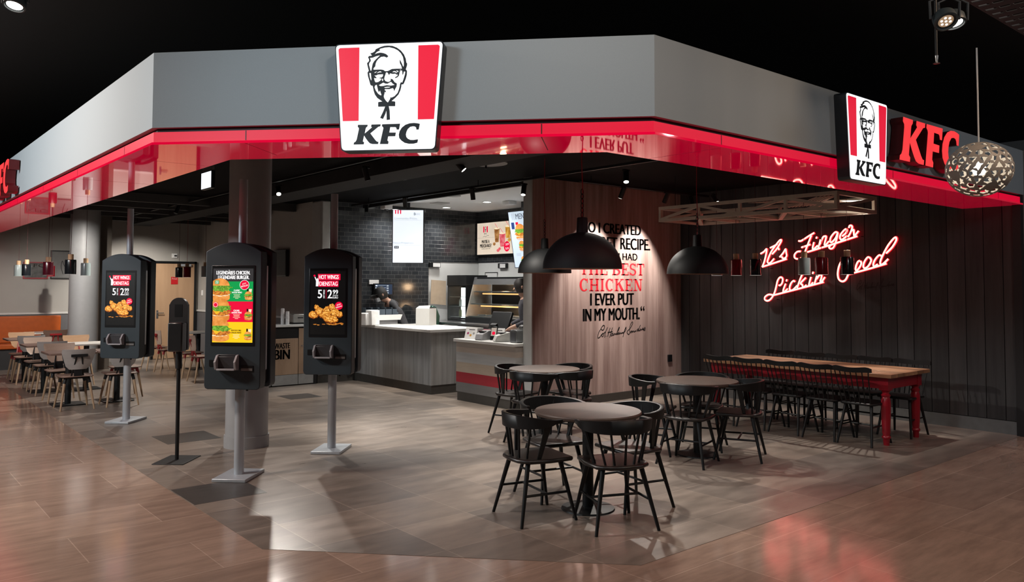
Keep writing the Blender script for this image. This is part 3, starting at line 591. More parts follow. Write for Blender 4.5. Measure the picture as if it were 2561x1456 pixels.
k2 = kiosk('nearest kiosk, burger menu screen, in front of the round column', (2.722, 6.966, 0), art_burgers, 1)
dup(k1, (3.883, 7.476, 0), -45, 'kiosk with black hot wings screen right of the burger menu kiosk')
# ------------------------------------------------------------------ hand sanitizer stand
t = thing('sanitizer_stand', 'black hand sanitizer stand between the two left kiosks', 'sanitizer stand', (2.513, 7.99, 0), -42)
MB().box(-.15, -.2, 0, .15, .2, .008).build('base_plate', DARKM, t, bevel=.003)
MB().cyl((0, 0, .008), (0, 0, 1.0), .018, n=16).build('pole', DARKM, t)
MB().cyl((0, 0, .88), (0, 0, 1.06), .03, n=16).build('clamp', DARKM, t)
P = [(-.1, 1.06), (.085, 1.06), (.09, 1.09), (.085, 1.5)]+[(-.005+.09*math.cos(R(a)), 1.47+.095*math.sin(R(a))) for a in range(15, 180, 15)]+[(-.095, 1.5), (-.1, 1.09)]
b = MB().prism(P, -.02, .02, axis='y').build('back_plate', M('sanitizer_black', (.008, .008, .009), .4), t, bevel=.006)
b = MB().box(-.055, -.13, 1.05, .085, -.02, 1.33).build('dispenser', M('dispenser_dark', (.012, .013, .014), .25), t, bevel=.012)
MB().box(-.059, -.115, 1.06, -.0545, -.03, 1.315).build('front_cover', M('dispenser_grey', (.3, .34, .36), .3), t)
MB().box(-.04, -.022, 1.38, .035, -.0195, 1.5).build('notice_panel', KD, t)
# ------------------------------------------------------------------ round tables and captain chairs
TOP = wood('brown_laminate_top', (.042, .026, .019), (.07, .043, .031), (2, 9, 9), .5, 2, 0); CH = M('black_lacquer', (.0045, .005, .0055), .42, var=.2, spec=.35)
def round_table(label, x, y):
    t = thing('round_table', label, 'table', (x, y, 0), 0, 'round tables with black pedestals')
    MB().lathe([(.395, .712), (.405, .72), (.408, .735), (.402, .745), (.0001, .745)], n=64).build('tabletop', TOP, t)
    MB().lathe([(.0001, .712), (.16, .712), (.16, .7), (.042, .698), (.042, .02)], n=28).build('pedestal', DARKM, t)
    MB().lathe([(.0001, .024), (.05, .024), (.2, .012), (.205, .0), (.0001, 0)], n=40).build('foot_plate', DARKM, t)
    return t
T1, T2, T3 = (4.39, 4.31), (6.18, 6.76), (6.63, 4.97)
tb = round_table('nearest round brown table under the largest dome lamp', *T1)
dup(tb, (*T2, 0), 0, 'round brown table in front of the striped counter and wood wall')
dup(tb, (*T3, 0), 40, 'round brown table in front of the long red legged table')
def rail_pt(th, rx=.262, ry=.245): return (rx*math.cos(th), .02-ry*math.sin(th))
def captain(label):
    t = thing('captain_chair', label, 'chair', (0, 0, 0), 0, 'black captain chairs at the round tables')
    P = [(-.205, .2), (-.19, .215), (.19, .215), (.205, .2), (.225, .02), (.2, -.14), (.12, -.205), (0, -.22), (-.12, -.205), (-.2, -.14), (-.225, .02)]
    MB().prism(P, .425, .455).build('seat', M('black_seat_wood', (.012, .0095, .0085), .36, var=.25, scale=3, stretch=(9, 1, 1)), t, bevel=.012, seg=3)
    for sx, sy in ((-1, -1), (1, -1), (-1, 1), (1, 1)):
        MB().cyl((sx*.145, sy*.13, .43), (sx*(.235 if sy < 0 else .22), sy*.225, 0), .0185, .0115, 12).build('leg', CH, t)
    mb = MB()
    for sx in (-1, 1): mb.cyl((sx*.193, -.178, .205), (sx*.185, .178, .205), .0095, n=8)
    mb.cyl((-.189, 0, .205), (.189, 0, .205), .0095, n=8); mb.build('stretcher', CH, t)
    # bent back rail, deep behind and slimmer along the arms
    n = 36; vs = []; fs = []
    for i in range(n+1):
        th = R(-14+208*i/n); k = max(0, math.sin(th)); h = .034+.07*k**.6; z1 = .742+.028*k
        for dr, z in ((0, z1-h), (0.03, z1-h+.004), (.036, z1-.004), (.03, z1), (.004, z1-.003)):
            a = rail_pt(th, .246+dr, .226+dr); vs.append((a[0], a[1], z))
    for i in range(n):
        for j in range(5): fs.append((i*5+j, i*5+(j+1) % 5, i*5+5+(j+1) % 5, i*5+5+j))
    fs += [(4, 3, 2, 1, 0), tuple(n*5+j for j in range(5))]
    MB().add(vs, fs).build('back_rail', CH, t, smooth=60)
    for d, wd in ((10, .026), (40, .009), (63, .0095), (90, .0095), (117, .0095), (140, .009), (170, .026)):
        th = R(d); a = rail_pt(th, .258, .236); b_ = rail_pt(R(90+(d-90)*.82), .19, .2)
        k = max(0, math.sin(th)); zt = .742+.028*k-.03
        mb = MB()
        if wd > .02:
            u = Vector((-math.sin(th), -math.cos(th), 0))*wd; 
            A_ = Vector((a[0], a[1], zt)); B_ = Vector((b_[0]*1.02, b_[1], .44)); nn = Vector((math.cos(th), -math.sin(th), 0))*.008
            mb.add([B_-u*.6-nn, B_+u*.6-nn, B_+u*.6+nn, B_-u*.6+nn, A_-u-nn, A_+u-nn, A_+u+nn, A_-u+nn], [(0, 3, 2, 1), (4, 5, 6, 7), (0, 1, 5, 4), (1, 2, 6, 5), (2, 3, 7, 6), (3, 0, 4, 7)]); mb.build('back_post', CH, t, bevel=.004)
        else:
            mb.cyl((b_[0], b_[1], .445), (a[0], a[1], zt), wd, wd*.9, 8); mb.build('spindle', CH, t)
    return t
c0 = captain('x'); used = []
def seat_at(proto, x, y, ang, label, group=None):
    """ang is the way the chair faces, degrees in plan"""
    if proto not in used:
        used.append(proto); proto.location = (x, y, 0); proto.rotation_euler = (0, 0, R(ang-90)); proto['label'] = label
        if group: proto['group'] = group
        return proto
    return dup(proto, (x, y, 0), ang-90, label, group)
for x, y, a, l in (
    (3.945, 4.42, -14, 'black captain chair at the nearest round table, left front side'),
    (4.25, 3.91, 67, 'black captain chair nearest of all, back to the viewer at the front round table'),
    (4.75, 4.19, 168, 'black captain chair on the right side of the nearest round table'),
    (4.45, 4.77, -104, 'black captain chair behind the nearest round table, to the left'),
    (6.02, 7.08, -70, 'black captain chair at the striped counter, leftmost at the rear left round table'),
    (5.79, 6.51, 16, 'black captain chair at front left of the round table before the striped counter'),
    (6.19, 6.35, 94, 'black captain chair at front right of the round table before the wood wall'),
    (6.58, 6.74, 178, 'black captain chair against the wood wall behind the rear left round table'),
    (6.26, 4.80, 16, 'black captain chair back to the viewer at the middle right round table'),
    (6.86, 4.63, 118, 'black captain chair right of the middle right round table, rim catching red light'),
    (6.40, 5.36, -62, 'black captain chair at left rear of the middle right round table, near the wood wall'),
    (6.95, 5.15, -150, 'black captain chair hidden behind the middle right round table, before the red table')):
    seat_at(c0, x, y, a, l)
# ------------------------------------------------------------------ long red table with spindle chairs
t = thing('farmhouse_table', 'long plank topped table with turned red legs by the dark wall', 'table', (8.94, 5.05, 0))
pl = [wood('table_plank_%d' % i, (.2*q, .095*q, .05*q), (.42*q, .235*q, .13*q), (8, .7, 8), .32, 2.5, .02) for i, q in enumerate((.7, 1, 1.15))]
mb = MB(); x = -.48
for i in range(6): mb.box(x, -1.19, .725, x+.157, 1.19, .765, pl[(i*7+2) % 3]); x += .16
mb.build('tabletop', None, t, bevel=.003)
REDP = M('red_table_paint', (.27, .006, .016), .28, var=.06)
MB().box(-.4, -1.12, .6, .4, -1.09, .725).box(-.4, 1.09, .6, .4, 1.12, .725).box(-.4, -1.1, .6, -.37, 1.1, .725).box(.37, -1.1, .6, .4, 1.1, .725).build('apron', REDP, t)
for sx in (-1, 1):
    for sy in (-1, 1):
        mb = MB().box(sx*.36-.05, sy*1.075-.05, .585, sx*.36+.05, sy*1.075+.05, .725)
        mb.lathe([(.04, .585), (.047, .575), (.035, .56), (.035, .55), (.048, .535), (.048, .525), (.038, .512), (.046, .49), (.05, .44), (.048, .3), (.04, .13), (.036, .105), (.046, .092), (.046, .08), (.034, .066), (.03, 0), (.0001, 0)], (sx*.36, sy*1.075, 0), 24)
        mb.build('leg', REDP, t)
def spindle_chair(label):
    t = thing('spindle_chair', label, 'chair', (0, 0, 0), 0, 'black spindle back chairs at the red table')
    MB().prism([(-.2, .19), (-.18, .205), (.18, .205), (.2, .19), (.19, -.15), (.15, -.195), (-.15, -.195), (-.19, -.15)], .425, .452).build('seat', CH, t, bevel=.011, seg=3)
    for sx in (-1, 1):
        for sy in (-1, 1): MB().cyl((sx*.14, sy*.12, .43), (sx*.19, sy*(.21 if sy > 0 else .23), 0), .0175, .012, 12).build('leg', CH, t)
    mb = MB()
    for sx in (-1, 1): mb.cyl((sx*.167, -.175, .2), (sx*.167, .167, .2), .009, n=8)
    mb.cyl((-.167, 0, .2), (.167, 0, .2), .009, n=8); mb.build('stretcher', CH, t)
    def cr(u): return (.205*u, -.27-.03*(1-u*u))   # crest plan
    for i in range(7):
        u = -1+i/3; a = cr(u*.9); MB().cyl((.155*u, -.17-.015*(1-u*u), .445), (a[0], a[1], .795), .0075, .0065, 8).build('spindle', CH, t)
    vs = []; fs = []; n = 16
    for i in range(n+1):
        u = -1.05+2.1*i/n; a = cr(u); top = .84-.012*math.cos(u*PI)*.6-.018*max(0, abs(u)-.85)/.2; bot = .785-.004*math.cos(u*PI)
        for dy, z in ((.011, bot), (-.011, bot), (-.014, top), (.008, top)): vs.append((a[0], a[1]+dy, z))
    for i in range(n):
        for j in range(4): fs.append((i*4+j, i*4+(j+1) % 4, i*4+4+(j+1) % 4, i*4+4+j))
    fs += [(3, 2, 1, 0), tuple(n*4+j for j in range(4))]
    MB().add(vs, fs).build('crest_rail', CH, t, smooth=50)
    return t
sc0 = spindle_chair('x'); ords = ('nearest', 'second', 'third', 'fourth', 'farthest')
for i, yy in enumerate((4.19, 4.6, 5.03, 5.46, 5.88)):
    seat_at(sc0, 8.53, yy, 0, 'black spindle back chair on the near long side of the red table, %s of five' % (ords[i] if i else 'rightmost'))
for i, yy in enumerate((4.14, 4.58, 5.0, 5.42, 5.84)):
    seat_at(sc0, 9.33, yy, 180, 'black spindle back chair along the dark wall behind the red table, %s of five' % (ords[i] if i else 'rightmost'))
# ------------------------------------------------------------------ dome pendants over the round tables
DOME = M('dome_black', (.0065, .007, .0075), .6, var=.1, spec=.25); COPPER = M('dome_copper_inside', (.5, .24, .12), .45); REDC = M('red_cord', (.3, .01, .018), .6)
BULB = E('warm_bulb', (1, .82, .6), 3)
def ring(mb, c, a, r, w, k):
    P = []
    for i in range(13):
        t = 2*PI*i/12; P.append((c[0]+(r*.6*math.cos(t) if k else 0), c[1]+(0 if k else r*.6*math.cos(t)), c[2]+r*math.sin(t)))
    mb.tube(P, w, 6)
def dome(label, x, y, watts):
    t = thing('dome_pendant', label, 'pendant lamp', (x, y, 1.825), 0, 'large black dome pendants')
    o = [(.308*math.cos(R(a)), .285*math.sin(R(a))) for a in range(0, 86, 5)]; i_ = [(.301*math.cos(R(a)), .277*math.sin(R(a))) for a in range(85, -1, -5)]
    mb = MB(); mb.lathe(o+[(.0001, .285)], n=56, mat=DOME); mb.lathe([(.308, 0), (.301, 0)]+i_[::-1][1:]+[(.0001, .277)], n=56, mat=COPPER)
    mb.build('lamp_shade', None, t)
    MB().lathe([(.0001, .275), (.046, .28), (.045, .3), (.041, .395), (.035, .4), (.0001, .4)], n=24).build('cap', DOME, t)
    mb = MB()
    for k in range(6): ring(mb, (0, 0, .42+.036*k), 0, .022, .0035, k % 2)
    mb.build('chain', DARKM, t)
    MB().tube([(0, 0, .4), (.006, 0, .6), (-.004, .003, .85), (0, 0, 1.34)], .0045, 6).build('cord', REDC, t)
    MB().lathe([(.0001, .1), (.03, .115), (.04, .15), (.025, .2), (.018, .27), (.0001, .27)], n=16).build('bulb', BULB, t)
    return t
d1 = dome('largest black dome pendant over the nearest round table', 4.39, 4.37, 6)
dup(d1, (6.18, 6.76, 1.835), 0, 'black dome pendant partly behind the largest dome, over the rear round table')
dup(d1, (6.66, 4.98, 1.815), 0, 'black dome pendant in front of the timber lattice frame')
# ------------------------------------------------------------------ small cylinder pendants
LWOOD = wood('pale_wood', (.38, .24, .13), (.52, .36, .21), (8, 8, 1), .5); PWHITE = E('pendant_inside_white', (1, .93, .85), .9)
def small_pendant(label, loc, col, cord_z, cord_mat, group):
    t = thing('cylinder_pendant', label, 'pendant lamp', loc, 0, group)
    mb = MB(); mb.lathe([(.073, 0), (.073, .19), (.068, .206), (.0001, .206)], n=28, mat=col); mb.lathe([(.073, 0), (.069, 0), (.069, .04), (.0001, .05)], n=28, mat=PWHITE)
    mb.build('lamp_shade', None, t)
    MB().cyl((0, 0, .206), (0, 0, .283), .036, n=18).build('wood_cap', LWOOD, t, bevel=.003)
    lamp('SPOT', (0, 0, .03), 2.2, (0, 0, -1), (1, .9, .76), .05, 150, .7, t)
    MB().tube([(0, 0, .28), (.004, .002, .5*(cord_z-loc[2])), (0, 0, cord_z-loc[2])], .003, 6).build('cord', cord_mat, t)
    return t
PB = M('pendant_black', (.008, .01, .012), .15, coat=.6); PR = M('pendant_red', (.17, .006, .012), .18, coat=.5); PG = M('pendant_grey_green', (.23, .28, .28), .25, coat=.3); PBG = M('pendant_burgundy', (.09, .008, .018), .18, coat=.5)
DC = M('dark_cord', (.05, .008, .01), .6)
gr = 'cylinder pendants over the red table'
for y, m, l in ((6.376, PG, 'grey cylinder pendant mostly hidden behind the right dome lamp'), (6.075, PR, 'red cylinder pendant left of the neon script, next to a black one'), (5.789, PB, 'black cylinder pendant touching the left end of the neon script'),
                (5.113, PG, 'grey green cylinder pendant in front of the neon script'), (4.888, PR, 'red cylinder pendant in front of the neon, right of the grey green one'), (4.571, PB, 'black cylinder pendant in front of the neon, rightmost of the row')):
    small_pendant(l, (8.95, y, 1.832), m, 3.166, DC, gr)
gl = 'cylinder pendants in the left dining area'
for x, y, m, l, cm_ in ((2.46, 16.936, PG, 'grey green cylinder pendant farthest left in the dining area', DC), (2.46, 16.112, PB, 'black cylinder pendant left of the red framed poster', DC), (2.46, 14.203, PBG, 'burgundy cylinder pendant right of the red framed poster', DC),
                   (2.46, 12.605, PB, 'black cylinder pendant in front of the dining column', DC), (3.05, 17.334, PR, 'red cylinder pendant half hidden behind the burgundy one', DC), (3.05, 14.488, PG, 'grey green cylinder pendant at the right edge of the dining column', DC),
                   (5.3, 16.95, PB, 'black cylinder pendant in front of the wooden door', DC), (5.3, 16.45, PR, 'red cylinder pendant on a bright red cord before the door', REDC), (5.3, 15.4, PG, 'pale grey cylinder pendant beside the burger kiosk edge', DC)):
    small_pendant(l, (x, y, 1.828), m, 3.166, cm_, gl)
# ------------------------------------------------------------------ hanging timber lattice frame
t = thing('lattice_frame', 'hanging pale timber lattice frame above the red table', 'hanging frame', (8.955, 5.71, 2.56))
FW = M('frame_beige_paint', (.56, .49, .41), .6, var=.06)
LX, LY, H = .455, 1.272, .205
def bar(mb, a, b, w, d):
    a = Vector(a); b = Vector(b); dd = (b-a).normalized(); u = Vector((0, 0, 1)) if abs(dd.z) < .9 else Vector((1, 0, 0)); v = dd.cross(u).normalized(); u = v.cross(dd)
    P = [p+v*i*d/2+u*j*w/2 for p in (a, b) for i, j in ((-1, -1), (1, -1), (1, 1), (-1, 1))]
    mb.add(P, [(0, 3, 2, 1), (4, 5, 6, 7), (0, 1, 5, 4), (1, 2, 6, 5), (2, 3, 7, 6), (3, 0, 4, 7)])
for sx, nm in ((-1, 'side_truss'), (1, 'side_truss')):
    mb = MB(); x = sx*LX
    for z in (.02, H-.02): bar(mb, (x, -LY, z), (x, LY, z), .04, .035)
    ys = [-LY+.02+(2*LY-.04)*i/4 for i in range(5)]
    for y in ys: bar(mb, (x, y, .02), (x, y, H-.02), .036, .033)
    for i in range(4):
        up = i % 2 == 0
        bar(mb, (x, ys[i], .03 if up else H-.03), (x, ys[i+1], H-.03 if up else .03), .034, .03)
    mb.build(nm, FW, t)
for sy in (-1, 1):
    mb = MB(); y = sy*(LY-.018)
    for z in (.02, H-.02): bar(mb, (-LX, y, z), (LX, y, z), .04, .035)
    for x in (-LX+.02, LX-.02): bar(mb, (x, y, .02), (x, y, H-.02), .036, .033)
    bar(mb, (-LX+.03, y, .03), (LX-.03, y, H-.03), .034, .028)
    mb.build('end_truss', FW, t)
mb = MB()
for i in range(5): y = -LY+.02+(2*LY-.04)*i/4; bar(mb, (-LX, y, .015), (LX, y, .015), .03, .05)
for i in range(4):
    y0, y1 = -LY+.02+(2*LY-.04)*i/4, -LY+.02+(2*LY-.04)*(i+1)/4; bar(mb, (-LX if i % 2 else LX, y0, .015), (LX if i % 2 else -LX, y1, .015), .028, .05)
mb.build('bottom_lattice', FW, t)
mb = MB()
for i in range(-3, 6):   # expanded metal sheet over the right half
    for s_ in (-1, 1):
        y = -LY+.05*i
        a = [(-LX, y if s_ > 0 else y+.9), (LX, y+.9 if s_ > 0 else y)]
        q0, q1 = a; 
        if min(q0[1], q1[1]) > -LY-.15: bar(mb, (q0[0], max(q0[1], -LY), H-.05), (q1[0], max(q1[1], -LY), H-.05), .004, .012)
mb.build('mesh_sheet', FW, t)
mb = MB()
for sx in (-1, 1):
    for sy in (-1, 1): mb.cyl((sx*LX, sy*1.0, H-.01), (sx*LX, sy*1.0, .604), .004, n=6)
mb.build('hanging_rods', DARKM, t)
# ------------------------------------------------------------------ openwork ball lamp in the mall
t = thing('ball_pendant', 'openwork ball pendant on a long white cord at the right', 'pendant lamp', (5.777, 2.031, 2.478))
bm = bmesh.new(); bmesh.ops.create_icosphere(bm, subdivisions=3, radius=1); bm.verts.ensure_lookup_table()
rnd = random.Random(11); mb = MB(); Rb = .202
for v in bm.verts:
    if v.co.z > .985: continue
    fc = [f.calc_center_median().normalized() for f in v.link_faces]; n_ = v.co.normalized(); u = n_.orthogonal().normalized(); vv = n_.cross(u)
    fc.sort(key=lambda c: math.atan2(c.dot(vv), c.dot(u))); k = len(fc)
    outer = []; inner = []; kind = rnd.random(); odd = rnd.randrange(2)
    for i in range(k):
        a, b = fc[i], fc[(i+1) % k]; m_p = ((a+b)/2).normalized(); outer += [a, m_p]
        if kind < .92:
            if kind < .3: fa_, fb_ = .8, .74
            elif kind < .62: fa_, fb_ = (.92, .56) if i % 2 == odd else (.5, .5)
            else: fa_, fb_ = (.92, .6) if i % 3 != 0 else (.42, .44)
        else: fa_, fb_ = .2, .2
        fa_ *= rnd.uniform(.9, 1.03); inner += [(n_*(1-fa_)+a*fa_).normalized(), (n_*(1-fb_)+m_p*fb_).normalized()]
    N = 2*k; fs = [(i, (i+1) % N, N+(i+1) % N, N+i) for i in range(N)]
    if kind >= .92: fs.append(tuple(range(N, 2*N)))
    mb.add([(p.x*Rb, p.y*Rb, p.z*Rb*.9) for p in outer+inner], fs)
bm.free()
sh = mb.build('openwork_shell', M('ball_lamp_outside', (.24, .215, .19), .55, var=.05), t, smooth=0); sh.data.materials.append(M('ball_lamp_inside', (.75, .7, .62), .6, var=.03))
so = sh.modifiers.new('thickness', 'SOLIDIFY'); so.thickness = .004; so.material_offset = 1; so.offset = -1
MB().lathe([(.0001, -.045), (.03, -.035), (.045, 0), (.03, .035), (.015, .06), (.0001, .06)], n=18).build('bulb', E('ball_bulb', (1, .95, .85), 9), t)
MB().tube([(0, 0, .06), (0, 0, .5), (.0, .0, .82)], .0055, 8).build('cord', M('white_cord', (.45, .45, .45), .6), t)
lamp('POINT', (0, 0, 0), 14, None, (1, .93, .82), .035, parent=t)
# ------------------------------------------------------------------ mall lights and overhead things
LENS = E('lens_white', (1, .97, .9), 6)
def mall_lamp(label, loc, rz, tilt, leds):
    t = thing('mall_spotlight', label, 'spotlight', loc, rz, 'round mall spotlights')
    T_ = Matrix.Rotation(R(tilt), 4, 'X') @ Matrix.Scale(.82, 4)
    mb = MB(); mb.T = T_; mb.lathe([(.0001, .06), (.05, .06), (.075, .03), (.078, -.03), (.066, -.035), (.064, -.02), (.0001, -.02)], n=32); mb.build('housing', M('mall_lamp_grey', (.03, .04, .045), .4), t)
    mb = MB(); mb.T = T_
    if leds:
        mb.lathe([(.05, -.022), (.0001, -.024)], n=24, mat=E('warm_reflector', (.5, .33, .2), .6))
        for i in range(7):
            a = 2*PI*i/6; r_ = 0 if i == 6 else .03; mb.lathe([(.008, -.025), (.0001, -.03)], (r_*math.cos(a), r_*math.sin(a), 0), 10, LENS)
    else: mb.lathe([(.056, -.022), (.0001, -.03)], n=24, mat=LENS)
    mb.build('lens', None, t)
    mb = MB().tube([(-.08, 0, 0), (-.085, 0, .1), (0, 0, .14), (.085, 0, .1), (.08, 0, 0)], .008, 6); mb.cyl((0, 0, .14), (0, 0, 4.3-loc[2]), .012, n=8); mb.build('bracket', DARKM, t)
    return t
mall_lamp('round mall spotlight with seven visible leds at top right', (4.732, 1.825, 3.21), -40, -35, True)
mall_lamp('round mall spotlight with a white glowing face at top right', (4.865, 1.83, 3.235), -40, -18, False)
mall_lamp('round mall spotlight glowing at the top left corner', (.782, 5.789, 3.46), -40, -20, False)
t = thing('cable_tray', 'perforated grey cable tray under the mall ceiling at top right', 'cable tray', (7.0, 1.7, 3.6), 0)
mb = MB()
for i in range(24): mb.box(-1.5+i*.125, -.35, 0, -1.5+i*.125+.085, .35, .006)
for y in (-.36, .35): mb.box(-1.5, y, 0, 1.5, y+.01, .06)
for i in range(9): mb.box(-1.5, -.34+.085*i, .001, 1.5, -.34+.085*i+.02, .005)
mb.build('tray', M('tray_dark', (.03, .032, .036), .6), t)
MB().cyl((-.2, .2, .06), (-.2, .2, .7), .008, n=6).cyl((.2, .2, .06), (.2, .2, .7), .008, n=6).build('rods', DARKM, t)
t = thing('sprinkler', 'small sprinkler head hanging in the dark above the right fascia', 'sprinkler', (5.05, 2.0, 3.05))
MB().cyl((0, 0, .05), (0, 0, 1.25), .008, n=8).build('pipe', DARKM, t); MB().lathe([(.0001, 0), (.02, .002), (.006, .012), (.01, .05), (.0001, .05)], n=12).build('head', STEEL, t)
# ------------------------------------------------------------------ track rails and spots in the shop
for l, a, b in (('black track rail running over the kiosks and dining area', (4.4, 5.6, 3.06), (4.4, 17.5, 3.06)), ('black track rail along the edge of the kitchen ceiling', (6.78, 5.2, 3.06), (6.78, 12.4, 3.06)), ('black track rail in front of the wood wall', (7.4, 7.42, 3.06), (10.2, 7.42, 3.06))):
    t = thing('track_rail', l, 'track rail', a)
    d = Vector(b)-Vector(a); MB().box(-.018 if d.x == 0 else 0, -.018 if d.y == 0 else 0, 0, .018 if d.x == 0 else d.x, .018 if d.y == 0 else d.y, .03).build('rail', DARKM, t)
    mb = MB()
    for k in (.08, .5, .92): p = d*k; mb.cyl((p.x, p.y, .03), (p.x, p.y, .105), .006, n=6)
    mb.build('hangers', DARKM, t)
def spot(label, loc, target, watts=0, angle=55, lit=True, col=(1, .93, .85), soft=.035):
    t = thing('track_spot', label, 'spotlight', loc, 0, 'black cylinder track spots')
    d = (Vector(target)-Vector(loc)).normalized(); q = d.to_track_quat('-Z', 'Y').to_matrix().to_4x4()
    MB().cyl((0, 0, .03), (0, 0, .065), .01, n=8).box(-.05, -.014, .045, .05, .014, .065).build('bracket', DARKM, t)
    mb = MB(); mb.T = q; mb.cyl((0, 0, -.1), (0, 0, .06), .034, n=20); mb.build('body', DARKM, t)
    mb = MB(); mb.T = q; mb.lathe([(.03, -.102), (.0001, -.104)], n=20); mb.build('lens', LENS if lit else KD, t)
    if watts: lamp('SPOT', Vector(d)*.115, watts, Vector(d)*2, col, soft, angle, .6, t)
    return t
spot('lit track spot right of the large fascia sign', (5.0, 6.85, 3.0), (6.8, 5.1, .2), 62, 75)
spot('lit track spot above the two dome lamps, towards the right', (7.04, 6.28, 3.0), (5.9, 5.2, 0), 75, 70)
spot('lit track spot between the burger kiosk and the hot wings kiosk on its right', (4.55, 10.4, 3.0), (3.6, 7.6, 0), 70, 60)
spot('lit track spot at the top left corner of the wood wall', (6.98, 8.05, 3.0), (6.0, 7.4, 0), 80, 70)
spot('dark track spot left of the order status screen top', (6.68, 10.54, 3.0), (7.35, 11.2, 1), 55, 60, False)
spot('dark track spot seen against the white kitchen ceiling', (6.78, 8.93, 3.0), (7.2, 9.1, .9), 45, 60, False)
spot('dark track spot beside the large fascia sign on the kiosk rail', (4.6, 8.1, 3.0), (5.4, 8.0, 0), 80, 65, False)
spot('track spot on the wood wall rail, left one of the pair', (8.25, 7.42, 3.0), (8.27, 8.05, 1.85), 80, 68, True)
spot('track spot on the wood wall rail, right one of the pair', (9.2, 7.42, 3.0), (9.2, 8.05, 1.85), 80, 68, False)
spot('track spot near the dark plank wall corner', (9.75, 7.4, 3.0), (9.4, 6.3, 0), 40, 70, False)
spot('track spot shining on the long red table from the right end of the rail', (10.05, 7.2, 3.02), (9.5, 5.2, .7), 30, 60, True)
spot('track spot on the kiosk rail over the dining area', (4.4, 14.2, 3.0), (3.0, 13.6, 0), 110, 95, False)
spot('track spot on the kiosk rail close to the wooden door', (4.4, 17.0, 3.0), (5.0, 18.6, .9), 80, 95, False)
spot('track spot straight above the nearest round table, hidden by the soffit', (4.95, 4.7, 3.0), (4.7, 4.5, 0), 55, 75)
spot('track spot straight above the near end of the red table, hidden by the soffit', (9.2, 4.6, 3.0), (8.9, 4.5, 0), 70, 85)
spot('added spot that lights the dining column, hidden by the soffit', (2.75, 14.9, 3.0), (3.3, 16.9, 1.0), 90, 90)  # unseen lamp on no rail, added to brighten the dining column
spot('track spot above the pickup counter corner on the kitchen rail', (6.78, 11.9, 3.0), (6.2, 10.6, 0), 60, 80, False)
# flat discs, exit sign
for x, y, l in ((5.5, 9.06, 'flat grey ceiling disc left of the order status screen'), (5.66, 7.2, 'flat grey ceiling disc right of the large fascia sign'), (5.40, 12.05, 'flat grey ceiling disc behind the grey pier')):
    t = thing('ceiling_disc', l, 'ceiling disc', (x, y, 3.1), 0, 'flat ceiling discs')
    MB().cyl((0, 0, 0), (0, 0, .012), .25, n=40).build('disc', M('disc_grey', (.2, .21, .22), .6), t)
    MB().cyl((0, 0, .012), (0, 0, .065), .02, n=8).cyl((0, 0, -.06), (0, 0, 0), .012, n=8).build('stem', DARKM, t)
t = thing('exit_light', 'white lit emergency sign box left of the round column', 'emergency light', (3.45, 10.05, 2.885), -90)
MB().box(-.18, .0, 0, .18, .05, .22).build('case', KD, t, bevel=.004)
MB().box(-.17, -.004, .01, .17, 0, .21).build('lit_face', E('exit_white', (.9, .95, 1), 1.3), t)
MB().box(-.17, .01, .22, .17, .04, .28).build('hanger', M('hanger_grey', (.1, .1, .1), .6), t)
# ------------------------------------------------------------------ counters
SLAT = wood('grey_slat_laminate', (.15, .15, .148), (.3, .3, .295), (16, 16, .5), .5, 2.5)
TOE = M('brown_grey_plinth', (.05, .046, .04), .5)
t = thing('pickup_counter', 'grey wood grain pickup counter with dark plinth behind the right kiosk', 'counter', (7.4, 11.4, 0))
MB().box(-.415, -1.17, .14, .38, .62, .955).box(-.415, .62, .14, -.25, 1.22, .955).build('body', SLAT, t)
MB().box(-1.12, 1.22, .14, -.25, 1.27, .955).build('side_panel', SLAT, t)
MB().box(-.4, -1.155, 0, .36, .6, .14).box(-.4, .6, 0, -.27, 1.235, .14).box(-1.12, 1.235, 0, -.27, 1.265, .14).build('plinth', TOE, t)
WT = M('white_stone_top', (.66, .66, .64), .3, var=.02)
tag(MB().prism([(6.94, 10.195), (7.98, 10.195), (7.98, 12.02), (7.58, 12.02), (7.58, 12.67), (6.94, 12.67)], .958, 1.0).build('worktop', WT, bevel=.004), 'long white worktop on the grey pickup counter', 'worktop')
t = thing('order_counter', 'striped order counter in beige, red and grey bands by the wood wall', 'counter', (7.25, 8.9, 0))
bands = [(.13, .27, (.16, .155, .15)), (.27, .42, (.33, .018, .03)), (.42, .565, (.42, .34, .26)), (.565, .71, (.42, .42, .41)), (.71, .785, (.44, .37, .31)), (.785, .858, (.33, .295, .26))]
mb = MB()
for i, (a, b, c) in enumerate(bands): mb.box(-.265, -.68, a, .25, .675, b, wood('counter_stripe_%d' % i, tuple(q*.86 for q in c), tuple(min(1, q*1.1) for q in c), (9, .7, 9), .5, 2.5, .02))
mb.build('striped_front', None, t); MB().box(-.25, -.67, 0, .24, .665, .13).build('plinth', TOE, t)
tag(MB().box(6.945, 8.218, .86, 7.56, 9.6, .9).build('worktop', WT, bevel=.004), 'short white worktop on the striped order counter', 'worktop')
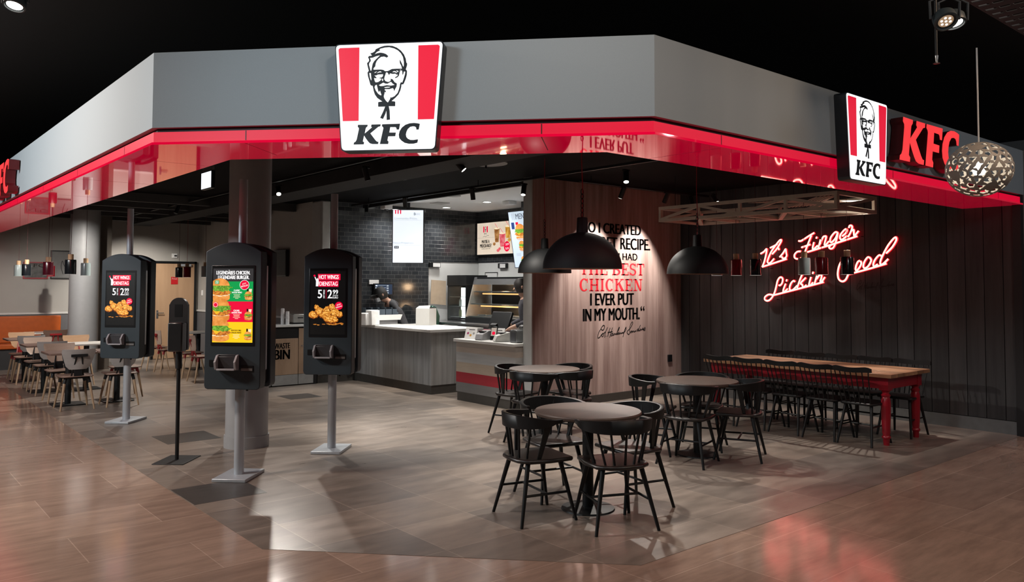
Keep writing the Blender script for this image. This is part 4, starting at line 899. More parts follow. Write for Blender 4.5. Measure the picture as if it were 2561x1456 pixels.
# waste cabinets along the back
OAK = wood('oak_door', (.25, .16, .1), (.37, .25, .165), (7, 7, .6), .45, 2.5, .02); KICK = M('kick_plate_grey', (.3, .3, .29), .45, .3)
t = thing('waste_cabinet', 'oak waste cabinet lettered WASTE BIN behind the burger kiosk', 'waste cabinet', (5.68, 12.62, 0))
MB().box(-.24, .0, 0, .23, .5, .98).build('carcass', M('carcass_dark', (.01, .01, .01), .6), t)
d = MB().box(-.225, -.02, .19, .225, 0, .79).build('flap_door', OAK, t, bevel=.003)
mb = MB().plane((0, -.02, 0), (1, 0, 0)); mb.text('WASTE', -.2, .08, .625, .72, VINYL_K, .002, .03); mb.text('BIN', -.2, .08, .45, .61, VINYL_K, .002, .04); mb.build('lettering', None, d, smooth=0)
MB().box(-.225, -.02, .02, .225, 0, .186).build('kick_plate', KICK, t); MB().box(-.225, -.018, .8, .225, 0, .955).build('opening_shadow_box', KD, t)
t = thing('cabinet', 'narrow oak cabinet right of the WASTE BIN door', 'cabinet', (6.06, 12.62, 0))
MB().box(-.15, 0, 0, .13, .5, .98).build('carcass', MATS['carcass_dark'], t); d = MB().box(-.145, -.02, .19, .125, 0, .955).build('door', OAK, t, bevel=.003)
MB().cyl((-.09, -.03, .66), (-.09, -.02, .66), .012, n=12).build('lock', STEEL, d); MB().box(-.145, -.02, .02, .125, 0, .186).build('kick_plate', KICK, t); MB().box(.13, -.02, 0, .19, .5, .98).build('end_post', KD, t)
t = thing('cabinet', 'oak cabinet mostly hidden behind the burger kiosk', 'cabinet', (5.2, 12.62, 0))
MB().box(-.24, 0, 0, .235, .5, .98).build('carcass', MATS['carcass_dark'], t); MB().box(-.23, -.02, .19, .23, 0, .955).build('door', OAK, t, bevel=.003); MB().box(-.23, -.02, .02, .23, 0, .186).build('kick_plate', KICK, t)
tag(MB().box(4.95, 12.585, .982, 6.28, 13.0, 1.02).build('worktop', WT, bevel=.004), 'white worktop on the oak waste cabinets', 'worktop')
CUP = M('paper_cup_white', (.7, .7, .69), .5)
for k, (x, y) in enumerate(((5.70, 12.78), (5.76, 12.72))):
    t = thing('cup_stack', ('tall stack of white cups on the waste cabinet top, rear one', 'stack of white cups on the waste cabinet top, front one')[k], 'cup stack', (x, y, 1.02), 0, 'stacked white cups')
    mb = MB(); h = .27-.05*k; P = []
    for i in range(9): z = h*i/9; P += [(.032, z), (.028, z+h/9*.9)]
    mb.lathe(P+[(.0001, h)], n=18); mb.build('cups', CUP, t)
t = thing('steel_box', 'square steel napkin box on the waste cabinet top beside the cups', 'napkin box', (5.98, 12.78, 1.02))
MB().box(-.12, -.09, .02, .12, .09, .17).build('box', M('brushed_box', (.4, .4, .38), .35, .6), t, bevel=.01); MB().box(-.14, -.1, 0, .14, .1, .02).build('tray', KD, t); MB().box(-.05, -.092, .1, .05, -.088, .115).build('slot', KD, t)
t = thing('wall_screen', 'black screen on the grey side wall behind the burger kiosk', 'screen', (6.33, 14.45, 1.84), -90)
MB().box(-.1, -.06, 0, .5, 0, .5).build('housing', KD, t, bevel=.005); MB().box(-.09, -.064, .02, .49, -.06, .48).build('glass_front', DARKM, t)
# ------------------------------------------------------------------ screens in the kitchen
t = thing('order_screen', 'tall white order status screen hanging in the kitchen', 'screen', (7.71, 12.05, 2.075), -40)
MB().box(-.285, 0, 0, .285, .06, .965).build('case', KD, t, bevel=.005)
mb = MB().plane((0, 0, 0), (1, 0, 0)); W1 = em('bluewhite', (.86, .92, 1), 1.05); GT = em('greytext', (.45, .5, .55), .9)
mb.rect(-.27, .012, .27, .953, W1, .002)
for i in range(3): mb.rect(-.235+.045*i, .885, -.215+.045*i, .953, X_R, .003)
mb.text('KFC', .13, .22, .865, .895, GT, .003); mb.disc(.115, .885, .018, GT, .003, .03, 12)
mb.text('Commandes Pr\u00eates', -.25, .16, .785, .825, GT, .003, .0); mb.rect(-.25, .765, .24, .768, GT, .003); mb.text('Nous Pr\u00e9parons', -.255, .1, .34, .385, GT, .003, .0); mb.rect(-.25, .325, .24, .328, GT, .003)
mb.rect(-.245, .265, -.165, .31, em('numberbox', (.06, .06, .07), 1), .003); mb.text('14', -.228, -.182, .274, .302, W1, .004)
mb.build('screen', None, t, smooth=0); MB().box(-.03, .02, .965, .03, .045, 1.09).build('ceiling_bracket', KD, t)
t = thing('menu_screen', 'landscape milkshake advertising screen on the tiled kitchen wall', 'screen', (9.8, 12.14, 2.3), -90)
MB().box(-.59, -.02, -.02, .59, .035, .65).build('case', KD, t, bevel=.005)
mb = MB().plane((0, -.02, 0), (1, 0, 0)); CR_ = em('cream', (.8, .68, .55), .95, col2=(.72, .6, .47), scale=3); ST = em('strawberry', (.85, .22, .24), .9, col2=(.7, .05, .08), scale=20); CO = em('coffee', (.55, .27, .09), .9, col2=(.2, .06, .01), scale=15); CA = em('caramel', (.8, .45, .08), .9, col2=(.5, .2, .02), scale=15)
mb.rect(-.57, 0, .57, .63, CR_, .002); mb.rect(-.57, .33, .57, .336, em('cream_line', (.55, .45, .36), .9), .0025)
for x in (-.355, -.245): mb.rect(x-.018, .44, x+.018, .56, X_R, .003)
mb.disc(-.3, .52, .025, X_K, .003, .04, 14); mb.disc(-.3, .525, .016, CR_, .0035, .025, 14); mb.poly([(-.315, .475), (-.285, .475), (-.3, .44)], X_K, .003); mb.text('KFC', -.345, -.255, .4, .43, X_K, .003, .04); mb.stroke([(-.38, .33+.02), (-.33, .37), (-.31, .35), (-.26, .37), (-.19, .375)], .006, X_K, .003)
mb.text('MAYBE A', -.42, -.17, .225, .29, X_K, .003, .04); mb.text('MILKSHAKE?', -.475, -.11, .14, .21, X_K, .003, .04); mb.text('SUMMER SHAKES TIME', -.43, -.15, .105, .122, X_K, .003, .02)
def glass_art(cx, y0, y1, wt, wb, m, lift):
    mb.poly([(cx-wb, y0), (cx+wb, y0), (cx+wt, y1), (cx-wt, y1)], m, lift); mb.disc(cx, y1, wt, X_SAU, lift+.0004, .018, 16); mb.stroke([(cx+wt*.3, y1), (cx-wt*.5, y1+.08), (cx-wt*.8, y1+.1)], .008, X_R, lift+.0006)
glass_art(.06, .23, .5, .085, .055, CO, .003); glass_art(.4, .3, .53, .085, .06, CA, .003); glass_art(.23, .14, .4, .095, .065, ST, .004)
for x, y, rx, m in ((-.02, .2, .045, CO), (.44, .26, .05, CA), (.1, .07, .045, ST), (.15, .1, .04, ST)): mb.disc(x, y, rx, m, .0045, rx*.7, 14)
mb.disc(.37, .14, .09, X_R, .005, .1); mb.text('3.9', .33, .42, .16, .2, X_W, .006, .03); mb.text('5.9', .33, .42, .08, .12, X_W, .006, .03)
mb.build('screen', None, t, smooth=0)
t = thing('menu_board', 'tilted portrait menu screen cut off by the pale wall end', 'screen', (9.25, 10.55, 2.0), -90)
mb = MB(); mb.T = Matrix.Rotation(R(10), 4, 'X'); mb.box(-.36, 0, 0, .36, .05, 1.02); mb.build('case', KD, t)
mb = MB(); mb.T = Matrix.Rotation(R(10), 4, 'X'); mb.plane((0, 0, 0), (1, 0, 0)); rnd = random.Random(2); PB_ = em('paleblue', (.68, .8, .92), .9)
mb.rect(-.345, .012, .345, 1.008, PB_, .002)
for i in range(3): mb.rect(-.26+.03*i, .86, -.25+.03*i, .98, GT, .003)
mb.text('MENU', -.16, .15, .87, .97, em('menu_text', (.12, .14, .17), 1), .003, .02); mb.rect(-.3, .7, -.22, .82, em('drink_blue', (.02, .05, .2), 1), .003); mb.rect(-.18, .77, -.11, .82, X_R, .003)
for cy, k in ((.62, 1.5), (.38, .95), (.12, .8)): burger(mb, -.08, cy, k, rnd, 1)
for i in range(4): mb.rect(-.26, .26-.014*i, -.14, .264-.014*i, GT, .003)
mb.build('screen', None, t, smooth=0); MB().box(-.03, -.14, 1.0, .03, -.1, 1.165).build('ceiling_bracket', KD, t)
t = thing('kitchen_monitor', 'small dark blue monitor on the tiled wall above the worker', 'screen', (7.6, 12.68, 1.5), 0)
MB().box(-.2, 0, 0, .2, .04, .215).build('case', KD, t); mb = MB().plane((0, 0, 0), (1, 0, 0)); mb.rect(-.18, .015, .18, .2, em('navy', (.01, .03, .07), 1), .002)
for i in range(4): mb.rect(-.175, .165-.043*i, -.135, .185-.043*i, W1, .003); mb.rect(-.125, .178-.043*i, .05, .184-.043*i, GT, .003); mb.rect(.06, .16-.043*i, .1, .185-.043*i, GT, .003)
mb.build('screen', None, t, smooth=0)
t = thing('wall_socket_box', 'white box on the tiles above the small monitor', 'wall box', (7.42, 12.75, 1.7)); MB().box(-.1, -.03, 0, .1, 0, .08).build('box', CUP, t, bevel=.004)
for x, y, z, rz, l in ((8.75, 12.76, 2.03, 0, 'black and white wall device above the cardboard panel'), (9.85, 11.95, 2.02, -90, 'black and white wall device above the heated cabinet')):
    t = thing('wall_device', l, 'wall device', (x, y, z), rz, 'black and white wall devices'); MB().box(-.12, -.06, 0, .13, 0, .1).build('case', KD, t, bevel=.01); MB().box(-.05, -.064, .01, .115, -.06, .085).build('label_plate', CUP, t)
# ------------------------------------------------------------------ kitchen equipment
t = thing('back_counter', 'low steel counter against the white kitchen wall under the cabinets', 'counter', (9.2, 11.2, 0)); MB().box(-.6, -1.35, .08, .55, 1.5, .97).build('body', STEEL, t); MB().box(-.63, -1.37, .97, .58, 1.52, 1.0).build('top', STEEL, t); MB().box(-.55, -1.3, 0, .5, 1.45, .08).build('plinth', KD, t)
GL = glass('clear_glass'); HEAT = M('cabinet_lining', (.45, .42, .38), .3, .4)
t = thing('display_fridge', 'black framed glass drinks fridge left of the heated cabinet', 'display fridge', (9.02, 12.36, 1.0), -90)
MB().box(-.3, .0, .03, -.28, .5, .87).box(.28, 0, .03, .3, .5, .87).box(-.3, .48, .03, .3, .5, .87).box(-.3, 0, 0, .3, .5, .03).build('cabinet', KD, t); MB().box(-.31, -.01, .68, .31, .5, .88).build('header', DARKM, t, bevel=.004)
MB().box(-.28, .47, .03, .28, .478, .68).build('back_lining', M('fridge_lining', (.4, .4, .37), .4), t)
mb = MB()
for z in (.08, .28, .46): mb.box(-.275, .03, z, .275, .47, z+.008)
mb.build('shelves', STEEL, t); MB().box(-.28, .0, .04, .28, .006, .67).build('glass_door', GL, t); MB().box(-.05, .14, .06, .05, .17, .64).build('light_strip', E('fridge_light', (1, 1, 1), 2.5), t)
bt = [M('bottle_dark', (.02, .03, .05), .2), M('bottle_olive', (.16, .17, .08), .3), M('bottle_pale', (.4, .42, .4), .3)]
for i in range(8):
    z = (.088, .288)[i // 4]; tag(MB().lathe([(.03, 0), (.03, .11), (.012, .14), (.012, .165), (.0001, .165)], n=12).build('bottle', bt[(i*2+i//3) % 3], loc=(9.15+.09*(i % 2), 12.16+.125*(i % 4), 1.0+z)), ('%s bottle on the %s fridge shelf, number %s from the right' % (('dark', 'olive', 'pale')[(i*2+i//3) % 3], ('bottom', 'middle')[i//4], ('one', 'two', 'three', 'four')[i % 4])), 'bottle', 'bottles in the drinks fridge')
t = thing('heated_cabinet', 'wide steel and glass heated food cabinet with orange glow', 'heated cabinet', (8.9, 11.13, 1.0), -90)
MB().box(-.78, 0, 0, .8, .6, .1).box(-.7, .2, .78, .8, .6, .84).box(-.7, .56, .1, .8, .6, .78).build('frame', DARKM, t)
MB().prism([(.0, .1), (.2, .8), (.6, .8), (.6, .1)], -.79, -.77, HEAT, 'x').prism([(.0, .1), (.2, .8), (.6, .8), (.6, .1)], .79, .81, HEAT, 'x').build('end_panels', None, t)
mb = MB()
for z, y0 in ((.1, .03), (.33, .1), (.56, .17)): mb.box(-.77, y0, z, .79, .56, z+.02)
mb.build('shelves', STEEL, t); MB().add([(-.77, .02, .12), (.79, .02, .12), (.79, .19, .72), (-.77, .19, .72)], [(0, 1, 2, 3)]).build('sloped_glass', GL, t)
MB().prism([(.17, .7), (.21, .84), (.6, .84), (.6, .82), (.25, .78)], -.79, .81, axis='x').build('hood', STEEL, t)
mb = MB()
for z, y0 in ((.30, .3), (.53, .34), (.755, .36)): mb.cyl((-.7, y0, z), (.72, y0, z), .012, n=8)
mb.build('heat_lamps', E('heat_lamp_orange', (1, .5, .18), 1.6), t)
lamp('POINT', (0, .3, .66), 3, None, (1, .62, .35), .08, parent=t, name='heat_light'); lamp('POINT', (0, .25, .22), 2, None, (1, .62, .35), .06, parent=t, name='heat_light'); 
mb = MB(); rnd = random.Random(4); FOOD = M('golden_food', (.5, .22, .05), .5, var=.3, scale=30)
for i in range(5):
    tag(MB().box(-.11, -.13, 0, .11, .13, .03).build('food_tray', STEEL, loc=(9.17, 10.56+.27*i, 1.122), bevel=.006), ('steel food tray on the bottom shelf of the heated cabinet, %s' % ('at its right end', 'second from right', 'in the middle', 'second from left', 'at its left end')[i]), 'food tray', 'trays in the heated cabinet')
t = thing('cardboard_sheet', 'tan cardboard sheet hanging on the white wall behind the carton', 'cardboard', (8.64, 12.70, 1.33)); MB().prism([(0, 0), (.36, -.03), (.36, .44), (.02, .46)], -.012, 0, axis='y').build('sheet', M('cardboard', (.42, .33, .24), .8, var=.05), t)
t = thing('wall_hatch', 'framed white hatch on the kitchen wall above the fridge', 'hatch', (9.84, 12.3, 1.8), -90); MB().box(-.2, -.012, -.3, .16, 0, .13).build('panel', WHW, t); MB().box(-.215, -.014, .13, .175, 0, .145).box(-.215, -.014, -.3, -.2, 0, .13).build('frame', DARKM, t)
t = thing('carton', 'white open cardboard carton standing on the pickup counter', 'box', (7.74, 11.5, 1.0), 28)
CB = M('white_card', (.5, .5, .48), .7, var=.02); MB().box(-.13, -.13, 0, .13, -.127, .29).box(-.13, .127, 0, .13, .13, .29).box(-.13, -.127, 0, -.127, .127, .29).box(.127, -.127, 0, .13, .127, .29).box(-.127, -.127, 0, .127, .127, .004).build('box', CB, t)
MB().add([(-.13, -.13, .29), (-.13, .13, .29), (-.03, .12, .33), (-.03, -.1, .34)], [(0, 1, 2, 3)]).build('flap', CB, t); MB().add([(.13, -.13, .29), (.13, .13, .29), (.05, .13, .315), (.05, -.13, .31)], [(0, 1, 2, 3)]).build('flap', CB, t)
t = thing('green_bag', 'dark green bag hanging between the carton and the fridge', 'bag', (8.42, 12.3, .86)); MB().prism([(-.14, 0), (.12, 0), (.14, .25), (.06, .42), (-.02, .45), (-.13, .3)], -.05, .05, axis='y').build('bag', M('green_plastic', (.005, .06, .04), .35), t, bevel=.02)
# low stock shelf with boxes behind the order counter
t = thing('stock_shelf', 'dark low shelf holding red and pale boxes behind the order counter', 'shelf', (8.32, 10.3, 0)); MB().box(-.2, -.85, 0, .2, .95, .8).build('shelf', M('shelf_dark', (.03, .03, .032), .5), t)
for i, (y, c, l) in enumerate(((11.0, (.3, .02, .03), 'stack of red boxes on the stock shelf'), (10.78, (.5, .5, .48), 'stack of pale boxes right of the red boxes on the stock shelf'), (10.56, (.3, .08, .12), 'stack of pink printed boxes on the stock shelf'), (10.33, (.45, .4, .38), 'stack of beige boxes at the right of the stock shelf'))):
    t = thing('box_stack', l, 'box stack', (8.26, y, .8), 0, 'food boxes on the stock shelf'); mb = MB()
    for k in range(6): mb.box(-.09, -.085, .025*k, .09, .085, .025*k+.022)
    mb.build('boxes', M('box_card_%d' % i, c, .6), t)
t = thing('black_bucket', 'round black bucket behind the end of the pickup counter', 'bucket', (8.25, 11.55, .72)); MB().lathe([(.16, -.72), (.2, .18), (.17, .25), (.06, .28), (.0001, .28)], n=28).build('bucket', KD, t)
# raised pass with bins
t = thing('pass_shelf', 'white raised pass shelf with angled end on the pickup counter', 'shelf', (7.2, 12.28, 1.0)); MB().box(-.35, -.15, 0, .36, .1, .075).build('support', M('pass_grey', (.14, .14, .145), .5), t)
MB().prism([(-.45, .075), (.4, .075), (.44, .165), (-.45, .165)], -.18, .12, axis='y').build('shelf_board', WT, t)
for i in range(5):
    t = thing('food_bin', 'blue grey open bin on the pass shelf, %s' % ('leftmost', 'second from left', 'middle one', 'second from right', 'rightmost')[i], 'bin', (6.98+.135*i, 12.24, 1.165), 0, 'blue grey bins on the pass shelf')
    BN = M('bin_blue_grey', (.06, .08, .1), .4); MB().box(-.06, -.1, 0, .06, .1, .006).box(-.06, -.1, .006, .06, -.094, .1).box(-.06, .094, .006, .06, .1, .13).box(-.06, -.094, .006, -.055, .094, .13).box(.055, -.094, .006, .06, .094, .13).build('bin', BN, t)
for k, (x, z) in enumerate(((6.62, 1.0), (6.78, 1.0))):
    t = thing('paper_bag_stack', ('white folded paper bags stacked left of the pass shelf', 'lower white paper bag stack beside the first bin')[k], 'paper stack', (7.05-.1*k-.1, 11.95+.1*k, 1.0), 20*k); MB().box(-.08, -.1, 0, .08, .1, .26-.05*k).build('stack', CUP, t, bevel=.012)
# items on the order counter
for k, (x, y, l) in enumerate(((7.12, 9.37, 'white tent card with coloured print at the left end of the order counter'), (7.32, 8.98, 'white tent card behind the right card terminal'))):
    t = thing('tent_card', l, 'card', (x, y, .9), -90+20, 'white tent cards'); mb = MB().add([(-.1, -.06, 0), (.1, -.06, 0), (.1, .0, .17), (-.1, .0, .17)], [(0, 1, 2, 3)], CUP); mb.add([(-.1, .06, 0), (.1, .06, 0), (.1, .0, .17), (-.1, .0, .17)], [(3, 2, 1, 0)], CUP); mb.build('card', None, t)
    mb = MB(); mb.P = (Vector((0, -.06, 0)), Vector((1, 0, 0)), Vector((0, .333, .943)), Vector((0, -.943, .333))); mb.rect(-.04, .14, .06, .15, VINYL_K, .001)
    for i, c in enumerate(((.35, .05, .15), (.6, .3, .05), (.3, .3, .3))): mb.disc(-.05+.05*i, .09-.03*(i % 2), .018, M('card_print_%d' % i, c, .5), .001, n=12)
    mb.build('print', None, t, smooth=0)
for x, y, rz, m, l in ((7.13, 9.12, -70, M('terminal_grey', (.28, .28, .29), .4), 'grey card terminal beside the left tent card'), (7.12, 8.66, -110, M('terminal_white', (.6, .6, .57), .4), 'white card terminal near the napkin holder')):
    t = thing('card_terminal', l, 'card terminal', (x, y, .9), rz, 'card terminals'); MB().prism([(-.13, .02), (-.12, .0), (.1, .0), (.12, .06), (.12, .13), (.08, .135), (-.1, .09)], -.06, .06, axis='x').build('body', m, t, bevel=.008); MB().box(-.045, -.05, .113, .045, .07, .128).build('keypad', KD, t)
def pos(label, loc, rz):
    t = thing('cash_register', label, 'cash register', loc, rz, 'cash registers'); MB().box(-.12, -.1, 0, .12, .12, .04).build('base', KD, t, bevel=.006)
    mb = MB(); mb.T = Matrix.Translation((0, .02, .04)) @ Matrix.Rotation(R(24), 4, 'X'); mb.box(-.05, -.02, 0, .05, .03, .2); mb.build('stand', KD, t)
    mb = MB(); mb.T = Matrix.Translation((0, .06, .14)) @ Matrix.Rotation(R(-28), 4, 'X'); mb.box(-.18, -.03, 0, .18, .02, .28); mb.build('display_back', DARKM, t, bevel=.012); return t
r1 = pos('black cash register in the middle of the order counter', (7.38, 9.13, .9), -75); dup(r1, (7.4, 8.5, .9), -100, 'black cash register at the right end by the pale wall end')
t = thing('customer_display', 'small black upright display with printed picture on the order counter', 'display', (7.2, 8.97, .9), -60); mb = MB(); mb.T = Matrix.Rotation(R(-18), 4, 'X'); mb.box(-.05, -.015, 0, .05, .015, .2); mb.build('body', KD, t, bevel=.006); mb = MB(); mb.T = Matrix.Rotation(R(-18), 4, 'X'); mb.plane((0, -.015, 0), (1, 0, 0)); mb.rect(-.04, .06, .04, .18, em('display_cream', (.5, .42, .36), .7), .001); mb.disc(0, .1, .025, X_R, .002, n=12); mb.build('screen', None, t, smooth=0)
t = thing('napkin_holder', 'grey napkin holder at the right end of the order counter', 'napkin holder', (7.13, 8.37, .9), -90); MB().prism(rrect(-.075, 0, .075, .18, .03), -.06, .06, axis='y').build('body', M('holder_grey', (.2, .21, .22), .3, .5), t, bevel=.004); MB().box(-.05, -.064, .03, .05, -.06, .15).build('front', M('holder_dark', (.07, .075, .085), .4), t)
# ------------------------------------------------------------------ kitchen ceiling things
DL = E('downlight_white', (1, .98, .94), 8)
for x, y, l in ((7.59, 12.33, 'recessed kitchen downlight above the order status screen'), (7.58, 11.06, 'recessed kitchen downlight nearest the dark track spot, middle of the front row'), (7.585, 9.83, 'recessed kitchen downlight at right of the front row'), (8.75, 12.34, 'recessed kitchen downlight in the rear row, left'), (8.69, 11.02, 'recessed kitchen downlight in the rear row, right')):
    t = thing('downlight', l, 'downlight', (x, y, 3.158), 0, 'recessed kitchen downlights'); MB().lathe([(.085, .006), (.085, .0), (.07, .0), (.07, .004)], n=28).build('trim_ring', CUP, t); MB().lathe([(.07, .003), (.0001, .003)], n=28).build('lens', DL, t); lamp('SPOT', (0, 0, -.02), 29, (0, 0, -1), (1, .97, .93), .07, 140, .8, t)
t = thing('ceiling_speaker', 'round grey speaker grille in the white kitchen ceiling', 'speaker', (7.66, 10.59, 3.15)); MB().lathe([(.0001, 0), (.11, 0), (.115, .008), (.115, .014)], n=28).build('grille', M('grille_grey', (.4, .4, .4), .6), t)
t = thing('air_vent', 'flat air vent in the white kitchen ceiling', 'air vent', (8.15, 11.7, 3.15)); MB().box(-.13, -.13, 0, .13, .13, .014).build('vent', M('vent_grey', (.42, .42, .42), .6), t, bevel=.003)
t = thing('wifi_box', 'small white box on the kitchen ceiling near the menu board', 'ceiling box', (8.9, 10.65, 3.1)); MB().box(-.09, -.09, 0, .09, .09, .06).build('box', CUP, t, bevel=.008)
t = thing('dome_camera', 'white camera housing beside the top of the order status screen', 'camera', (7.35, 12.2, 3.0)); MB().box(-.08, -.08, .03, .08, .08, .16).build('housing', CUP, t, bevel=.01); MB().lathe([(.0001, 0), (.03, .008), (.045, .03), (.0001, .03)], n=18).build('lens_dome', KD, t)
# ------------------------------------------------------------------ dining area on the left
PLY_G = wood('grey_ply', (.3, .29, .285), (.37, .36, .35), (1.5, 8, 8), .45, 2, 0); PLY_O = wood('oak_ply', (.34, .2, .11), (.46, .29, .17), (1.5, 8, 8), .45, 2, 0); PLY_P = wood('pink_oak_ply', (.38, .28, .22), (.48, .37, .3), (1.5, 8, 8), .45, 2, 0); PLY_D = wood('dark_ply', (.1, .06, .045), (.16, .1, .075), (1.5, 8, 8), .45, 2, 0)
SEATB = wood('brown_ply_seat', (.17, .11, .085), (.25, .17, .135), (1.5, 8, 8), .4, 2, 0); LEGW = wood('oak_leg', (.3, .2, .12), (.4, .28, .18), (8, 8, 1), .5); REDF = M('red_chair_frame', (.24, .012, .014), .4)
def ply_chair(label, back, seat, frame, group):
    t = thing('plywood_chair', label, 'chair', (0, 0, 0), 0, group)
    MB().prism(rrect(-.205, -.2, .205, .2, .08, 5), .44, .456).build('seat', seat, t, bevel=.006)
    MB().box(-.15, -.15, .415, .15, .15, .44).build('under_frame', frame, t, bevel=.004)
    for sx in (-1, 1):
        for sy in (-1, 1):
            l = MB().cyl((sx*.152, sy*.145, .36), (sx*.205, sy*.21, 0), .019, .011, 12).build('leg', LEGW, t); MB().cyl((sx*.135, sy*.13, .43), (sx*.153, sy*.147, .355), .023, .02, 12).build('leg_socket', frame, l)
    # curved tapered back plate
    vs = []; fs = []; nx, nz = 10, 6
    for s_ in (0, 1):
        for j in range(nz+1):
            v = j/nz; hw = .135+.085*v-(.02*(v > .99))-(.03*(v < .01)); z = .545+.275*v
            for i in range(nx+1): u = -1+2*i/nx; vs.append((hw*u, -.2-.05*v+.028*u*u*1.2-.011*s_, z-.006*(1-u*u)*(v > .99)))
    q = (nx+1)*(nz+1)
    for j in range(nz):
        for i in range(nx):
            a = j*(nx+1)+i; fs += [(a, a+nx+1, a+nx+2, a+1), (q+a, q+a+1, q+a+nx+2, q+a+nx+1)]
    bd = [i for i in range(nx+1)]+[j*(nx+1)+nx for j in range(1, nz+1)]+[nz*(nx+1)+i for i in range(nx-1, -1, -1)]+[j*(nx+1) for j in range(nz-1, 0, -1)]
    for k in range(len(bd)): a, b = bd[k], bd[(k+1) % len(bd)]; fs.append((a, b, q+b, q+a))
    MB().add(vs, fs).build('backrest', back, t, smooth=50)
    mb = MB()
    for sx in (-1, 1): bar(mb, (sx*.075, -.14, .43), (sx*.03, -.258, .735), .018, .018)
    mb.box(-.1, -.268, .715, .1, -.248, .752); mb.box(-.05, -.2, .456, .05, -.185, .56); mb.build('back_bracket', frame, t, bevel=.003)
    return t
gd = 'plywood dining chairs'
cA = ply_chair('x', PLY_G, SEATB, DARKM, gd); cB = ply_chair('x', PLY_O, SEATB, REDF, gd); cC = ply_chair('x', PLY_P, SEATB, DARKM, gd); cD = ply_chair('x', PLY_D, SEATB, REDF, gd); cE = ply_chair('x', PLY_P, SEATB, REDF, gd)
for p, x, y, a, l in ((cA, 2.46, 12.17, 90, 'grey backed plywood chair nearest the walkway, back bracket fully visible'), (cA, 2.47, 14.0, 90, 'grey backed plywood chair second from the front in the left row'), (cA, 2.47, 15.75, 90, 'grey backed plywood chair farthest back in the left row'),
    (cC, 2.47, 13.05, -90, 'pale mauve plywood chair facing the viewer at the front table of the left row'), (cC, 2.47, 14.75, -90, 'pinkish plywood chair facing the viewer at the second table of the left row'), (cB, 2.5, 16.5, -90, 'oak plywood chair facing the viewer at the rear table near the orange bench'),
    (cA, 3.02, 12.16, 90, 'grey backed plywood chair just behind the leftmost kiosk pole'), (cD, 3.3, 13.0, -90, 'brown plywood chair with red frame partly behind the leftmost kiosk'), (cB, 3.08, 15.0, -90, 'oak plywood chair in front of the dining column'), (cD, 3.12, 17.35, 90, 'dark brown plywood chair with red frame by the orange bench'),
    (cE, 4.78, 16.65, 0, 'pale plywood chair with red frame in front of the wooden door'), (cE, 4.83, 15.95, 0, 'plywood chair with red frame behind the sanitizer stand'), (cE, 4.9, 14.95, 0, 'plywood chair with red frame seen just right of the sanitizer stand'), (cE, 4.85, 14.1, 0, 'plywood chair with red frame at the left edge of the burger kiosk')):
    seat_at(p, x, y, a, l)
TW = M('pale_table_top', (.55, .53, .49), .35, var=.03); TBR = wood('walnut_table_top', (.12, .075, .06), (.19, .125, .1), (2, 9, 9), .4, 2, 0)
def cafe(label, top, w=.3):
    t = thing('cafe_table', label, 'table', (0, 0, 0), 0, 'square dining tables')
    MB().prism(rrect(-w, -w, w, w, .03), .715, .742).build('tabletop', top, t, bevel=.004); MB().cyl((0, 0, .012), (0, 0, .715), .04, n=20).build('pedestal', DARKM, t); MB().prism(rrect(-.2, -.2, .2, .2, .05), 0, .012).build('foot_plate', DARKM, t); return t
ta = cafe('x', TBR); tb_ = cafe('x', TW)
for p, x, y, l in ((ta, 2.47, 12.62, 'walnut dining table nearest the walkway in the left row'), (ta, 2.47, 14.38, 'walnut dining table in the middle of the left row'), (ta, 2.47, 16.12, 'walnut dining table at the rear of the left row'),
    (ta, 3.1, 12.6, 'dining table right behind the leftmost kiosk'), (tb_, 3.05, 14.3, 'white topped dining table left of the leftmost kiosk'), (tb_, 3.05, 17.9, 'white topped dining table close to the orange bench'), (tb_, 5.5, 16.3, 'white topped dining table near the wooden door'), (tb_, 5.55, 14.5, 'white topped dining table behind the burger kiosk')):
    seat_at(p, x, y, 90, l)
t = thing('bench', 'orange padded bench along the back wall at far left', 'bench', (2.9, 18.6, 0))
OR = M('orange_leather', (.42, .085, .012), .4, var=.08); MB().box(-.6, .1, .5, .6, .26, 1.035).build('backrest', OR, t, bevel=.02); MB().box(-.6, -.3, .4, .6, .12, .5).build('seat', OR, t, bevel=.02); MB().box(-.6, -.25, 0, .6, .25, .4).build('base', M('bench_dark', (.02, .02, .022), .6), t)
# door and wall things
D = MB().box(5.36, 18.86, .01, 6.24, 18.9, 2.16).build('door_1', wood('door_beech', (.33, .2, .115), (.42, .27, .16), (7, 7, .5), .5, 2, 0), kind='structure')
MB().box(5.31, 18.84, 0, 5.36, 18.9, 2.21).box(6.24, 18.84, 0, 6.29, 18.9, 2.21).box(5.31, 18.84, 2.16, 6.29, 18.9, 2.21).build('door_frame', KD, D)
mb = MB().cyl((5.44, 18.86, 1.04), (5.44, 18.8, 1.04), .011, n=10).cyl((5.44, 18.81, 1.04), (5.57, 18.81, 1.04), .01, n=10).box(5.42, 18.85, .92, 5.46, 18.862, 1.1); mb.build('door_handle', STEEL, D)
MB().box(5.9, 18.8, 2.1, 6.15, 18.86, 2.15).build('door_closer', ALU, D)
t = thing('door_sign', 'small red square sign on the wooden door', 'sign', (5.8, 18.86, 1.77)); MB().prism(rrect(-.075, -.085, .075, .085, .01), -.006, 0, axis='y').build('plate', M('door_sign_red', (.42, .012, .015), .4), t); mb = MB().plane((0, -.006, 0), (1, 0, 0)); mb.text('Priv\u00e9', -.055, .055, .02, .065, M('sign_text_pale', (.55, .3, .28), .5), .001, .0); mb.build('lettering', None, t, smooth=0)
